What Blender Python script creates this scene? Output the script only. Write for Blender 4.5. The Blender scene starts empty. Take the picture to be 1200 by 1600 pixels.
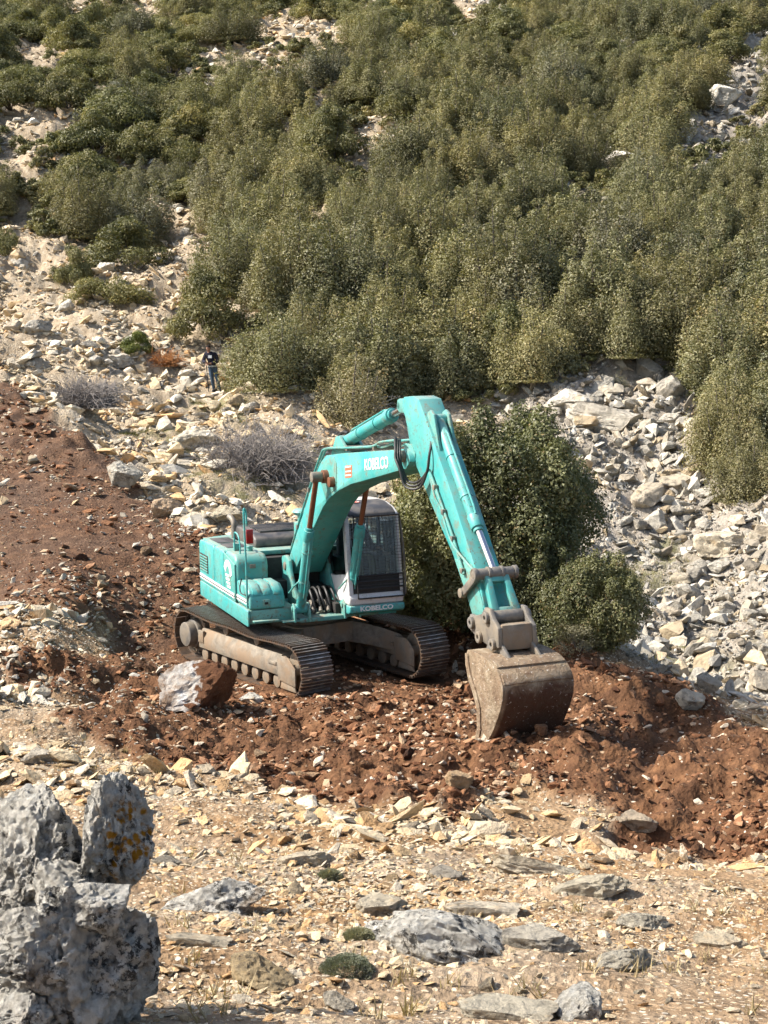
import bpy, bmesh, math, random
import numpy as np
from mathutils import Vector, Matrix
R = math.radians
SC = bpy.context.scene
COL = SC.collection
rng = np.random.default_rng(7)
random.seed(7)

# ---------------------------------------------------------------- camera, sky, sun, exposure
CAM_Z, PITCH, ROLL, FPX = 5.80, R(-6.98), R(-0.92), 2219.0
cam = bpy.data.cameras.new('camera'); camo = bpy.data.objects.new('camera', cam); COL.objects.link(camo)
cam.sensor_fit = 'VERTICAL'; cam.sensor_height = 36.0; cam.lens = FPX / 1600 * 36.0
cam.clip_start = 0.1; cam.clip_end = 2000
camo.location = (0, 0, CAM_Z)
_f = Vector((0, math.cos(PITCH), math.sin(PITCH)))
_r0 = Vector((1, 0, 0)); _u0 = _r0.cross(_f)
_r = _r0 * math.cos(ROLL) + _u0 * math.sin(ROLL); _u = _u0 * math.cos(ROLL) - _r0 * math.sin(ROLL)
camo.matrix_world = Matrix(((_r.x, _u.x, -_f.x, 0), (_r.y, _u.y, -_f.y, 0), (_r.z, _u.z, -_f.z, CAM_Z), (0, 0, 0, 1)))
SC.camera = camo

SUN_DIR = Vector((-0.90, 0.0, 0.0)).normalized(); SUN_EL = R(44)
w = bpy.data.worlds.new('World'); SC.world = w; w.use_nodes = True
nt = w.node_tree; nt.nodes.clear()
sky = nt.nodes.new('ShaderNodeTexSky'); sky.sky_type = 'NISHITA'; sky.sun_disc = False
sky.sun_elevation = SUN_EL; sky.sun_rotation = math.atan2(SUN_DIR.x, SUN_DIR.y)
sky.air_density = 1.0; sky.dust_density = 2.5; sky.ozone_density = 1.0
bg = nt.nodes.new('ShaderNodeBackground'); bg.inputs['Strength'].default_value = 0.115
ow = nt.nodes.new('ShaderNodeOutputWorld')
nt.links.new(sky.outputs[0], bg.inputs[0]); nt.links.new(bg.outputs[0], ow.inputs[0])
sl = bpy.data.lights.new('sun', 'SUN'); sl.energy = 4.8; sl.angle = R(0.8); sl.color = (1.0, 0.95, 0.87)
so = bpy.data.objects.new('sun', sl); COL.objects.link(so)
_sd = Vector((SUN_DIR.x * math.cos(SUN_EL), SUN_DIR.y * math.cos(SUN_EL), math.sin(SUN_EL)))
so.rotation_euler = _sd.to_track_quat('Z', 'Y').to_euler(); so.location = _sd * 60
SC.view_settings.view_transform = 'Standard'; SC.view_settings.look = 'None'
SC.view_settings.exposure = 1.10; SC.view_settings.gamma = 1.0; SC.view_settings.use_curve_mapping = False
try: SC.cycles.max_bounces = 4; SC.cycles.diffuse_bounces = 2; SC.cycles.glossy_bounces = 2; SC.cycles.transparent_max_bounces = 8; SC.cycles.adaptive_threshold = 0.035; SC.cycles.caustics_reflective = SC.cycles.caustics_refractive = False
except Exception: pass

# ---------------------------------------------------------------- small helpers
_F = np.array(_f); _Rv = np.array(_r); _U = np.array(_u); _C = np.array([0, 0, CAM_Z])
def ray(px, py):
    px = np.asarray(px, float); py = np.asarray(py, float)
    return _F + (px[..., None] - 600) / FPX * _Rv - (py[..., None] - 800) / FPX * _U
def at(px, py, Y):
    """The point at ground distance Y (metres along the view's heading) behind a photo pixel."""
    d = ray(px, py); return _C + d * (np.asarray(Y, float) / d[..., 1])[..., None]
def to_px(P):
    d = np.asarray(P, float) - _C; z = d @ _F
    return np.stack([600 + FPX * (d @ _Rv) / z, 800 - FPX * (d @ _U) / z], -1)

def _hash(ix, iy, iz, seed):
    h = (ix.astype(np.int64) * 374761393 + iy.astype(np.int64) * 668265263 + iz.astype(np.int64) * 2147483647 + seed * 1274126177) & 0xFFFFFFFF
    h = ((h ^ (h >> 13)) * 1274126177) & 0xFFFFFFFF
    h = ((h ^ (h >> 16)) * 2246822519) & 0xFFFFFFFF
    return ((h ^ (h >> 15)) & 0xFFFF) / 65535.0
def vnoise(x, y, z=None, seed=0):
    x = np.asarray(x, float); y = np.asarray(y, float); z = np.zeros_like(x) if z is None else np.asarray(z, float)
    ix, iy, iz = np.floor(x), np.floor(y), np.floor(z)
    fx, fy, fz = x - ix, y - iy, z - iz
    fx, fy, fz = [t * t * (3 - 2 * t) for t in (fx, fy, fz)]
    o = 0
    for a in (0, 1):
        for b in (0, 1):
            for c in ((0, 1) if np.any(fz) else (0,)):
                wgt = (fx if a else 1 - fx) * (fy if b else 1 - fy) * (fz if c else 1 - fz)
                o = o + wgt * _hash(ix + a, iy + b, iz + c, seed)
    return o * 2 - 1
def fbm(x, y, z=None, oct=4, seed=0, gain=0.5):
    s, a, f = 0, 1.0, 1.0
    for k in range(oct):
        s = s + a * vnoise(x * f + 17.3 * k, y * f - 9.1 * k, None if z is None else z * f + 5.7 * k, seed + k); a *= gain; f *= 2.03
    return s

def tag(o, label=None, cat=None, group=None, kind=None):
    if label: o['label'] = label
    if cat: o['category'] = cat
    if group: o['group'] = group
    if kind: o['kind'] = kind
    return o
def link(o, parent=None):
    COL.objects.link(o)
    if parent is not None: o.parent = parent
    return o
def empty(name, loc=(0, 0, 0), rz=0.0, parent=None):
    o = bpy.data.objects.new(name, None); o.empty_display_size = 0.2
    link(o, parent); o.location = loc; o.rotation_euler = (0, 0, rz); return o
def mesh_np(name, V, Fq, smooth=False):
    """mesh from a vertex array and an array of equal-length faces"""
    me = bpy.data.meshes.new(name); V = np.asarray(V, np.float32); Fq = np.asarray(Fq, np.int32); k = Fq.shape[1]
    me.vertices.add(len(V)); me.vertices.foreach_set('co', V.ravel())
    me.loops.add(Fq.size); me.loops.foreach_set('vertex_index', Fq.ravel())
    me.polygons.add(len(Fq)); me.polygons.foreach_set('loop_start', np.arange(0, Fq.size, k, dtype=np.int32))
    me.polygons.foreach_set('use_smooth', np.full(len(Fq), smooth))
    me.update(calc_edges=True); return me
def fattr(me, name, vals, domain='POINT', typ='FLOAT'):
    a = me.attributes.new(name, typ, domain)
    a.data.foreach_set({'FLOAT': 'value', 'INT': 'value', 'FLOAT_VECTOR': 'vector', 'FLOAT_COLOR': 'color'}[typ], np.asarray(vals).astype(np.int32 if typ == 'INT' else np.float32).ravel())

# ---------------------------------------------------------------- material helper
class NT:
    def __init__(s, name):
        s.m = bpy.data.materials.new(name); s.m.use_nodes = True; s.t = s.m.node_tree; s.t.nodes.clear()
        s.out = s.n('OutputMaterial')
    def n(s, typ, **kw):
        nd = s.t.nodes.new('ShaderNode' + typ)
        for k, v in kw.items(): setattr(nd, k, v)
        return nd
    def l(s, a, b): s.t.links.new(a, b)
    def val(s, sock, v):
        if isinstance(v, bpy.types.NodeSocket): s.l(v, sock)
        elif v is not None: sock.default_value = v
    def noise(s, vec, scale, detail=4, rough=0.55, dist=0.0, out='Fac'):
        nd = s.n('TexNoise'); s.val(nd.inputs['Vector'], vec); nd.inputs['Scale'].default_value = scale
        nd.inputs['Detail'].default_value = detail; nd.inputs['Roughness'].default_value = rough; nd.inputs['Distortion'].default_value = dist
        return nd.outputs[out]
    def voro(s, vec, scale, feature='F1', out='Distance', rand=1.0):
        nd = s.n('TexVoronoi', feature=feature); s.val(nd.inputs['Vector'], vec); nd.inputs['Scale'].default_value = scale
        nd.inputs['Randomness'].default_value = rand
        return nd.outputs[out]
    def ramp(s, fac, stops, interp='LINEAR'):
        nd = s.n('ValToRGB'); e = nd.color_ramp; e.interpolation = interp
        while len(e.elements) < len(stops): e.elements.new(0.5)
        for el, (p, c) in zip(e.elements, stops):
            el.position = p; el.color = (c, c, c, 1) if not isinstance(c, (tuple, list)) else (*c[:3], 1)
        s.l(fac, nd.inputs[0]); return nd.outputs[0]
    def mix(s, fac, a, b, mode='MIX'):
        nd = s.n('Mix', data_type='RGBA', blend_type=mode); s.val(nd.inputs[0], fac)
        for k, v in ((6, a), (7, b)):
            if isinstance(v, (tuple, list)): v = (*v[:3], 1)
            s.val(nd.inputs[k], v)
        return nd.outputs[2]
    def math(s, op, a, b=None, c=None):
        nd = s.n('Math', operation=op); s.val(nd.inputs[0], a); s.val(nd.inputs[1], b)
        if c is not None: s.val(nd.inputs[2], c)
        return nd.outputs[0]
    def mapr(s, v, a, b, c=0.0, d=1.0):
        nd = s.n('MapRange'); s.val(nd.inputs[0], v)
        for i, x in enumerate((a, b, c, d)): nd.inputs[i + 1].default_value = x
        return nd.outputs[0]
    def attr(s, name, typ='GEOMETRY', out='Fac'):
        nd = s.n('Attribute', attribute_type=typ, attribute_name=name); return nd.outputs[out]
    def bump(s, h, strength=0.5, dist=0.02, normal=None):
        nd = s.n('Bump'); s.l(h, nd.inputs['Height']); nd.inputs['Strength'].default_value = strength; nd.inputs['Distance'].default_value = dist
        if normal is not None: s.l(normal, nd.inputs['Normal'])
        return nd.outputs[0]
    def bsdf(s, color, rough=0.6, normal=None, metal=0.0, spec=0.5, **kw):
        b = s.n('BsdfPrincipled')
        if isinstance(color, (tuple, list)): color = (*color[:3], 1)
        s.val(b.inputs['Base Color'], color); s.val(b.inputs['Roughness'], rough); s.val(b.inputs['Metallic'], metal)
        b.inputs['Specular IOR Level'].default_value = spec
        if normal is not None: s.l(normal, b.inputs['Normal'])
        for k, v in kw.items(): s.val(b.inputs[k], v)
        s.l(b.outputs[0], s.out.inputs[0]); return b
    def obj(s): return s.n('TexCoord').outputs['Object']
    def pos(s): return s.n('NewGeometry').outputs['Position']

# ---------------------------------------------------------------- ground: heights
MX, MY, HEAD, TURN = -1.428, 25.067, R(-69.155), R(13.867)      # excavator: swing centre, heading, tracks against the upper body
_cp = [  # photo pixel and distance
 (600,1600,5.9),(60,1600,5.6),(1150,1600,6.2),(600,1450,8.4),(50,1450,7.6),(1150,1450,8.7),(600,1350,11.1),(1150,1380,10.2),(250,1350,11.0),
 (600,1280,14.1),(350,1240,14.6),(60,1250,14.0),(850,1300,13.1),(1000,1335,12.2),(1190,1345,12.0),(760,1285,13.7),
 (1000,1210,17.0),(1150,1230,15.2),(1060,1087,21.2),(1190,1140,18.6),(960,1045,22.4),(880,1008,23.4),(780,960,26.0),(690,938,27.8),(640,930,28.6),
 (1060,1055,29.5),(1190,1115,27.0),(900,985,32.0),(1000,1020,31.0),(1100,1000,33.5),(1200,1000,32.0),(1100,900,38.0),(1200,900,36.5),(1000,850,40.5),(1100,800,42.5),(1000,700,46.5),(1150,720,44.0),(900,620,50.5),(820,630,50.0),
 (700,880,35.5),(750,760,43.0),(640,720,46.0),
 (560,1190,18.2),(740,1176,17.0),(840,1150,17.4),(900,1230,15.2),(400,1190,18.2),(250,1165,18.6),(300,1100,22.0),
 (0,1000,23.6),(90,1005,23.4),(60,1062,21.6),(0,1080,20.6),(110,1150,17.6),(0,1160,17.3),(200,1200,16.4),
 (340,613,51.5),(100,600,48.5),(200,700,42.5),(0,612,46.0),(60,650,42.5),(130,700,40.0),(200,760,37.0),(270,805,34.5),(0,500,58.0),(100,430,65.0),(0,390,70.0),(200,450,63.0),(300,370,73.0),(280,520,57.5),
 (0,700,39.5),(0,780,35.0),(0,870,30.5),(0,940,27.0),(130,790,34.5),(150,880,30.0),(150,960,26.6),(430,720,41.0),(400,780,36.5),(480,665,46.8),(300,690,43.5),(340,830,32.5),(560,680,47.0),
]
_P = at(np.array([c[0] for c in _cp]), np.array([c[1] for c in _cp]), np.array([c[2] for c in _cp]))
_wp = [(0,0,4.15),(-3,0,4.35),(3,0,3.95),(0,-4,5.1),(-4,-4,5.3),(4,-4,4.9),(-8,8,3.1),(8,8,2.2),(-10,16,1.8),(9,16,.9),(12,24,.0),(16,30,-.9),(-14,26,1.9),(-18,34,3.4)]
for ax in (-3.4,-1.7,0,1.7,3.4):
    for ay in (-2.4,0,2.4):
        c, s_ = math.cos(HEAD + TURN), math.sin(HEAD + TURN)
        _wp.append((MX + c*ax - s_*ay, MY + s_*ax + c*ay, 0.0 if abs(ax) < 3 else 0.06))
for px, py, Y, dz in [(600,560,54,0),(800,560,54,0),(1000,560,53.5,0),(1180,640,47.5,0)]:
    p = at(px, py, Y); _wp.append((p[0], p[1], p[2] - .4))
for Y, t in [(62,-.06),(62,.1),(60,.22),(72,-.05),(72,.1),(70,.24),(84,-.22),(84,-.05),(84,.1),(84,.24),(98,-.24),(98,0),(98,.24),(115,-.26),(115,0),(115,.26),(140,-.28),(140,0),(140,.28),(185,-.3),(185,0),(185,.3)]:
    _wp.append((t*Y, Y, 3.4 + .44*(Y-50) - (.10*(Y-98) if Y > 98 else 0) + (0.9 if abs(t) < .02 else 0)))
_P = np.concatenate([_P, np.array(_wp, float)])
def _uv(x, y): return np.stack([np.asarray(x) / (np.asarray(y) + 5.0) * 2.0, np.log(np.asarray(y) + 5.0)], -1)
_K = _uv(_P[:, 0], _P[:, 1])
def _phi(d2): return 0.5 * d2 * np.log(d2 + 1e-12)
_n = len(_K); _A = np.zeros((_n + 3, _n + 3))
_A[:_n, :_n] = _phi(((_K[:, None] - _K[None]) ** 2).sum(-1)) + np.eye(_n) * 2e-4
_A[:_n, _n] = 1; _A[:_n, _n+1:] = _K; _A[_n, :_n] = 1; _A[_n+1:, :_n] = _K.T
_W = np.linalg.solve(_A, np.concatenate([_P[:, 2], np.zeros(3)]))
def base_h(x, y):
    q = _uv(x, y); sh = q.shape[:-1]; q = q.reshape(-1, 2); o = np.empty(len(q))
    for i in range(0, len(q), 40000):
        b = q[i:i+40000]; d2 = ((b[:, None] - _K[None]) ** 2).sum(-1)
        o[i:i+40000] = _phi(d2) @ _W[:_n] + _W[_n] + b @ _W[_n+1:]
    return o.reshape(sh)
# grid in (side, depth): rows get longer with distance
NS, NT_ = 1000, 480; S0, S1, TM = math.log(2.0), math.log(189.0), 0.44
_s = np.linspace(S0, S1, NS); _t = np.linspace(-TM, TM, NT_)
GY = (np.exp(_s) - 5.0)[:, None] * np.ones((1, NT_)); GX = (np.exp(_s))[:, None] * _t[None]
GZ = base_h(GX, GY)
def lookup(G, x, y):
    x = np.asarray(x, float); y = np.maximum(np.asarray(y, float), -2.9)
    a = np.clip((np.log(y + 5.0) - S0) / (S1 - S0) * (NS - 1), 0, NS - 1.001)
    b = np.clip((x / (y + 5.0) + TM) / (2 * TM) * (NT_ - 1), 0, NT_ - 1.001)
    i = a.astype(int); j = b.astype(int); u = a - i; v = b - j
    return (G[i, j]*(1-u)*(1-v) + G[i+1, j]*u*(1-v) + G[i, j+1]*(1-u)*v + G[i+1, j+1]*u*v)
def hit(px, py):
    """where the sight line through photo pixels meets the ground"""
    d = ray(np.atleast_1d(px), np.atleast_1d(py)); Y = np.geomspace(3.5, 180, 900)
    P = _C + d[:, None, :] * (Y[None, :] / d[:, None, 1])[..., None]
    below = P[..., 2] < lookup(GZ, P[..., 0], P[..., 1])
    k = np.where(below.any(1), below.argmax(1), len(Y) - 1)
    return P[np.arange(len(k)), k]
def dense(poly, n=8):
    o = []
    for a, b in zip(poly, poly[1:] + poly[:1]):
        for k in range(n): o.append((a[0] + (b[0]-a[0])*k/n, a[1] + (b[1]-a[1])*k/n))
    return np.array(o)
def inpoly(x, y, poly):
    x = np.asarray(x); y = np.asarray(y); o = np.zeros(x.shape, bool); n = len(poly)
    for i in range(n):
        x1, y1 = poly[i]; x2, y2 = poly[(i + 1) % n]
        if y1 == y2: continue
        o ^= ((y1 > y) != (y2 > y)) & (x < (x2 - x1) * (y - y1) / (y2 - y1) + x1)
    return o
def world_poly(px):
    q = dense(px); return hit(q[:, 0], q[:, 1])[:, :2]
# red earth of the new cut, in photo pixels
SOIL = world_poly([(-200,560),(0,606),(40,628),(75,660),(130,700),(175,735),(225,775),(262,805),(300,835),(420,850),(560,900),(640,930),(700,933),(780,958),(880,1003),(960,1040),(1060,1082),(1130,1118),(1200,1150),(1320,1200),(1320,1360),(1200,1338),(1100,1326),(1010,1302),(960,1282),(900,1262),(830,1238),(785,1238),(750,1285),(690,1292),(560,1268),(450,1243),(350,1222),(250,1195),(150,1150),(105,1128),(185,1100),(150,1082),(90,1080),(30,1066),(10,1040),(30,1022),(90,1014),(160,1026),(195,1014),(190,990),(120,968),(60,955),(0,950),(-250,935)])
SMOOTH = world_poly([(780,1250),(860,1262),(960,1300),(1200,1345),(1200,1400),(1080,1370),(960,1350),(860,1330),(770,1300)])
GRASS = [world_poly(p) for p in ([(255,700),(330,715),(420,700),(500,690),(480,720),(430,790),(330,790),(300,770),(240,740)], [(190,690),(300,690),(290,720),(210,715)], [(960,880),(1060,850),(1100,900),(1010,960),(930,930)], [(1000,1000),(1080,1010),(1060,1050),(980,1040)],[(300,590),(400,640),(380,680),(300,640)])]
def warp(x, y, a, sc, seed): return x + a * fbm(x/sc, y/sc, oct=4, seed=seed), y + a * fbm(x/sc, y/sc, oct=4, seed=seed + 31)
_wx, _wy = warp(GX, GY, 0.32, 0.9, 3)
M_SOIL = inpoly(_wx, _wy, SOIL).astype(float)
M_SMOOTH = inpoly(_wx, _wy, SMOOTH).astype(float)
M_GRASS = np.zeros_like(GX)
_gx, _gy = warp(GX, GY, 1.2, 1.6, 9)
for g in GRASS: M_GRASS = np.maximum(M_GRASS, inpoly(_gx, _gy, g))
def blur(M, k=1):
    for _ in range(k):
        M = (M + np.roll(M, 1, 0) + np.roll(M, -1, 0)) / 3; M = (M + np.roll(M, 1, 1) + np.roll(M, -1, 1)) / 3
    return M
M_SOIL = blur(M_SOIL, 2); M_SMOOTH = blur(M_SMOOTH, 4); M_GRASS = blur(M_GRASS, 3)
# relief on the base form
_c, _s2 = math.cos(-(HEAD + TURN)), math.sin(-(HEAD + TURN))
_lx = _c*(GX-MX) - _s2*(GY-MY); _ly = _s2*(GX-MX) + _c*(GY-MY)
_dm = np.maximum(np.maximum(np.abs(_lx) - 2.3, np.abs(_ly) - 1.6), 0)
CALM = np.clip(_dm / 1.2, 0.12, 1)
_far = np.clip(GY / 30, 0.35, 2.2)
_soilrel = 0.11*fbm(GX/1.7, GY/1.7, oct=3, seed=11) + 0.10*np.abs(fbm(GX/.55, GY/.55, oct=4, seed=12)) + 0.10*fbm(GX/.21, GY/.21, oct=4, seed=13)
_road = np.clip((GX + 2.5) / -4.0, 0, 1) * np.clip((GY - 23) / 4, 0, 1)       # the driven track at the left is flatter
_soilrel = _soilrel * (1 - 0.72*_road)
_st = fbm(GX/2.3, GY/1.1, oct=4, seed=21); _ter = np.floor(_st*4 + .5)/4
_rockrel = _far * (0.20*_ter + 0.10*_st) + 0.05*fbm(GX/.35, GY/.22, oct=4, seed=22)*_far
GZ = GZ + CALM * (M_SOIL * (_soilrel + 0.05) + (1 - M_SOIL) * _rockrel * (1 - .75*M_SMOOTH))
# pits and heaps of the dig, in photo pixels: x, y, radius (m), height (m)
for px, py, rad, dz in [(90,1045,1.0,-.42),(150,1068,.6,-.25),(230,1150,.9,-.22),(330,1180,.9,-.20),(1040,1290,1.1,-.38),(980,1240,.9,.22),(1150,1215,1.0,.25),(640,1255,.8,.20),(730,1265,.5,.22),(720,955,.8,.25),(800,985,.8,.3),(930,1060,.9,.28),(1010,1085,.7,.22),(640,965,.5,.2),(760,1185,.8,-.16),(930,1180,.6,.15),(0,625,1.8,.5),(60,668,1.4,.45),(120,705,1.2,.4),(170,738,1.0,.3),(540,1215,.7,.15),(440,1200,.7,.16)]:
    p = hit(px, py)[0]; d2 = ((GX-p[0])**2 + (GY-p[1])**2) / rad**2
    GZ = GZ + dz * np.exp(-d2) * CALM * (0.7 + .5*vnoise(GX/.4, GY/.4, seed=40))
M_PALE = np.clip((GY - 25) / 6, 0, 1) * (1 - M_SOIL)
M_SCREE = np.clip((GX - .07*GY) / 1.5, 0, 1) * np.clip((GY - 23) / 3, 0, 1) * (1 - M_SOIL)
def Hz(x, y): return lookup(GZ, x, y)
def ground(px, py):
    p = hit(px, py)[0]; return Vector((p[0], p[1], p[2]))
# ---------------------------------------------------------------- ground sheet
def mat_ground():
    m = NT('ground_earth'); P = m.pos()
    soil, smo, gra = m.attr('soil'), m.attr('smooth_dirt'), m.attr('grass')
    big = m.noise(P, .6, 3); mid = m.noise(P, 4.0, 5, .68); fine = m.noise(P, 28.0, 3, .7)
    red = m.ramp(mid, [(.25, (.034,.017,.009)), (.48, (.100,.049,.023)), (.64, (.185,.094,.045)), (.80, (.30,.172,.093))])
    red = m.mix(m.mapr(fine, .35, .7), red, m.mix(.45, red, (.22,.108,.055)), 'MIX')
    red = m.mix(m.ramp(m.noise(P, 1.1, 4, .6, .5), [(.40, .55), (.56, 0.0)]), red, (.052,.025,.014))
    chip = m.voro(P, 16.0, out='Color'); chv = m.math('GREATER_THAN', chip, .88)
    chd = m.math('LESS_THAN', m.voro(P, 16.0), .30)
    red = m.mix(m.math('MULTIPLY', chv, chd), red, m.ramp(chip, [(0, (.40,.26,.16)), (1, (.62,.52,.40))]))
    tan = m.ramp(mid, [(.25, (.105,.058,.027)), (.5, (.225,.135,.066)), (.75, (.35,.235,.13))])
    grey = m.ramp(mid, [(.25, (.15,.125,.09)), (.55, (.31,.265,.20)), (.8, (.48,.43,.35))])
    tan = m.mix(m.ramp(big, [(.38, 0.0), (.62, 1.0)]), tan, m.mix(.55, tan, grey))
    ch2 = m.voro(P, 22.0, out='Color'); d2 = m.math('LESS_THAN', m.voro(P, 22.0), .34)
    tan = m.mix(m.math('MULTIPLY', m.math('GREATER_THAN', ch2, .45), d2), tan, m.ramp(ch2, [(.4, (.36,.255,.15)), (.75, (.50,.42,.31)), (1, (.56,.51,.43))]))
    dirt = m.ramp(mid, [(.2, (.20,.120,.060)), (.55, (.29,.190,.105)), (.85, (.38,.265,.155))])
    red = m.mix(m.math('MULTIPLY', m.attr('road'), m.mapr(big, .35, .65, .25, .8)), red, m.ramp(mid, [(.25, (.050,.031,.021)), (.55, (.105,.067,.045)), (.8, (.215,.150,.102))]))
    tan = m.mix(m.math('MULTIPLY', m.attr('pale'), .8), tan, m.ramp(mid, [(.25, (.20,.15,.095)), (.5, (.36,.29,.20)), (.75, (.50,.43,.33))]))
    tan = m.mix(m.math('MULTIPLY', m.attr('scree'), .75), tan, m.ramp(mid, [(.25, (.13,.115,.095)), (.5, (.26,.235,.20)), (.75, (.40,.375,.335))]))
    c = m.mix(smo, tan, dirt); c = m.mix(soil, c, red)
    gg = m.math('MULTIPLY', gra, m.ramp(m.noise(P, 2.2, 5), [(.42, 0.0), (.58, .75)]))
    c = m.mix(gg, c, m.ramp(fine, [(.3, (.085,.085,.03)), (.7, (.17,.16,.062))]))
    h = m.math('ADD', m.math('MULTIPLY', m.voro(P, 18.0), .5), m.noise(P, 9.0, 5, .75))
    m.bsdf(c, .95, m.bump(h, .9, .05), spec=.15)
    return m.m
idx = np.arange(NS * NT_).reshape(NS, NT_)
q = np.stack([idx[:-1, :-1], idx[:-1, 1:], idx[1:, 1:], idx[1:, :-1]], -1).reshape(-1, 4)
gme = mesh_np('ground', np.stack([GX, GY, GZ], -1).reshape(-1, 3), q, True)
fattr(gme, 'soil', M_SOIL); fattr(gme, 'smooth_dirt', M_SMOOTH); fattr(gme, 'grass', M_GRASS); fattr(gme, 'road', _road); fattr(gme, 'pale', M_PALE); fattr(gme, 'scree', M_SCREE)
gme.materials.append(mat_ground())
gro = link(bpy.data.objects.new('ground', gme)); tag(gro, 'rocky hillside ground with a red earth cut across it', kind='structure')

# ---------------------------------------------------------------- rocks
def mat_rock(name, src):
    """limestone; the stone's own tint comes from the object's colour (big rocks) or the instance (small stones)"""
    m = NT(name); C = m.obj()
    oi = m.n('ObjectInfo'); rnd = oi.outputs['Random']
    tint = oi.outputs['Color'] if src == 'object' else m.attr('tint', 'INSTANCER', 'Color')
    mv = m.n('VectorMath', operation='MULTIPLY_ADD'); m.l(C, mv.inputs[0]); mv.inputs[1].default_value = (1, 1, 1)
    cx = m.n('CombineXYZ'); m.l(m.math('MULTIPLY', rnd, 37.0), cx.inputs[0]); m.l(m.math('MULTIPLY', rnd, 91.0), cx.inputs[1]); m.l(cx.outputs[0], mv.inputs[2])
    V = mv.outputs[0]
    n1 = m.noise(V, 1.3, 4, .62); n2 = m.noise(V, 6.0, 6, .72, .3); n3 = m.noise(V, 2.1, 3, .6, .5)
    c = m.mix(m.mapr(n1, .3, .7), m.mix(1, tint, (.92,.90,.86), 'MULTIPLY'), m.mix(1, tint, (1.24,1.23,1.20), 'MULTIPLY'))
    if src == 'object':
        dark = m.ramp(n2, [(.40, 1.0), (.50, .35), (.56, 0.0)])
        amount = m.math('MULTIPLY', dark, m.ramp(n3, [(.40, .12), (.60, .95)]))
        c = m.mix(m.math('MULTIPLY', amount, .72), c, (.11,.10,.088))
        c = m.mix(m.ramp(m.noise(V, 3.3, 5, .6), [(.60, 0.0), (.72, .55)]), c, m.mix(1, tint, (.95,.72,.45), 'MULTIPLY'))
    else:
        c = m.mix(m.ramp(n2, [(.36, .6), (.48, 0.0)]), c, m.mix(1, tint, (.38,.34,.29), 'MULTIPLY'))
    h = m.math('ADD', m.noise(V, 5.0, 7, .78), m.math('MULTIPLY', m.voro(V, 4.0), .45)) if src == 'object' else m.noise(V, 4.0, 4, .75)
    m.bsdf(c, .93, m.bump(h, .95 if src == 'object' else .5, .26 if src == 'object' else .14), spec=.2)
    return m.m
M_ROCK = mat_rock('limestone_rock', 'object'); M_STONE = mat_rock('limestone_chips', 'instance')

def rock_mesh(name, seed, sub=3, planes=14, dims=(1, .8, .55), rough=.10, cracks=.0, mat=None, slab=0.0, smooth=False, gain=.5):
    """angular boulder: a ball cut by random planes, then roughened"""
    r = np.random.default_rng(seed); bm = bmesh.new(); bmesh.ops.create_icosphere(bm, subdivisions=sub, radius=1.0)
    V = np.array([v.co for v in bm.verts])
    for k in range(planes):
        n = r.normal(size=3); n /= np.linalg.norm(n); d = r.uniform(.50, .86)
        if slab and k < 4: n = np.array([r.normal()*.12, r.normal()*.12, 1 if k % 2 else -1]); n /= np.linalg.norm(n); d = r.uniform(.3, .5)
        s = V @ n; V = V - np.outer(np.maximum(s - d, 0) * .96, n)
    V /= np.abs(V).max(0)
    if rough:
        nr = V / (np.linalg.norm(V, axis=1)[:, None] + 1e-9)
        ridge = gain > .6
        f = fbm(V[:, 0]*1.6 + seed, V[:, 1]*1.6, V[:, 2]*1.6, 6 if sub > 4 else (5 if sub > 3 else 3), seed, gain)
        if ridge: f = (.8 - 1.9*np.abs(fbm(V[:, 0]*2.4 + seed, V[:, 1]*2.4, V[:, 2]*1.6, 6, seed, .66)) + .25*f) if sub > 5 else .6 - 1.45*np.abs(fbm(V[:, 0]*2.0 + seed, V[:, 1]*2.0, V[:, 2]*1.5, 6, seed, .64)) + .3*f
        if cracks:
            g = np.abs(fbm(V[:, 0]*1.1 + 3, V[:, 1]*1.3 + seed, V[:, 2]*2.2, 4, seed + 5)); f = f - cracks * np.exp(-(g/.07)**2)
        V = V + nr * (rough * f)[:, None]
    V = V * np.array(dims) * .5
    for v, c in zip(bm.verts, V): v.co = c
    me = bpy.data.meshes.new(name); bm.to_mesh(me); bm.free()
    if smooth: me.polygons.foreach_set('use_smooth', np.ones(len(me.polygons), bool)); me.set_sharp_from_angle(angle=R(32))
    me.materials.append(mat or M_ROCK); return me
def chip_mesh(name, seed, dims, mat):
    r = np.random.default_rng(seed); bm = bmesh.new()
    P = r.normal(size=(13, 3)); P /= np.linalg.norm(P, axis=1)[:, None]; P *= r.uniform(.8, 1.0, (13, 1))
    for p in P * np.array(dims) * .5: bm.verts.new(p)
    o = bmesh.ops.convex_hull(bm, input=bm.verts); bmesh.ops.delete(bm, geom=[g for g in o['geom_interior'] if isinstance(g, bmesh.types.BMVert)], context='VERTS')
    me = bpy.data.meshes.new(name); bm.to_mesh(me); bm.free(); me.materials.append(mat); return me

LIME = [(.50,.415,.295), (.55,.475,.355), (.46,.345,.215), (.47,.43,.37), (.58,.52,.42), (.40,.35,.28), (.48,.325,.185)]
GREY = [(.50,.48,.44), (.56,.54,.50), (.42,.40,.365), (.60,.58,.54), (.54,.48,.40), (.52,.43,.31), (.56,.51,.43)]
SOILC = [(.175,.080,.039), (.125,.055,.027), (.24,.118,.060), (.30,.165,.092), (.10,.044,.023), (.40,.28,.18), (.52,.44,.34)]
SOILP = [.24, .15, .20, .15, .06, .11, .09]

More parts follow.
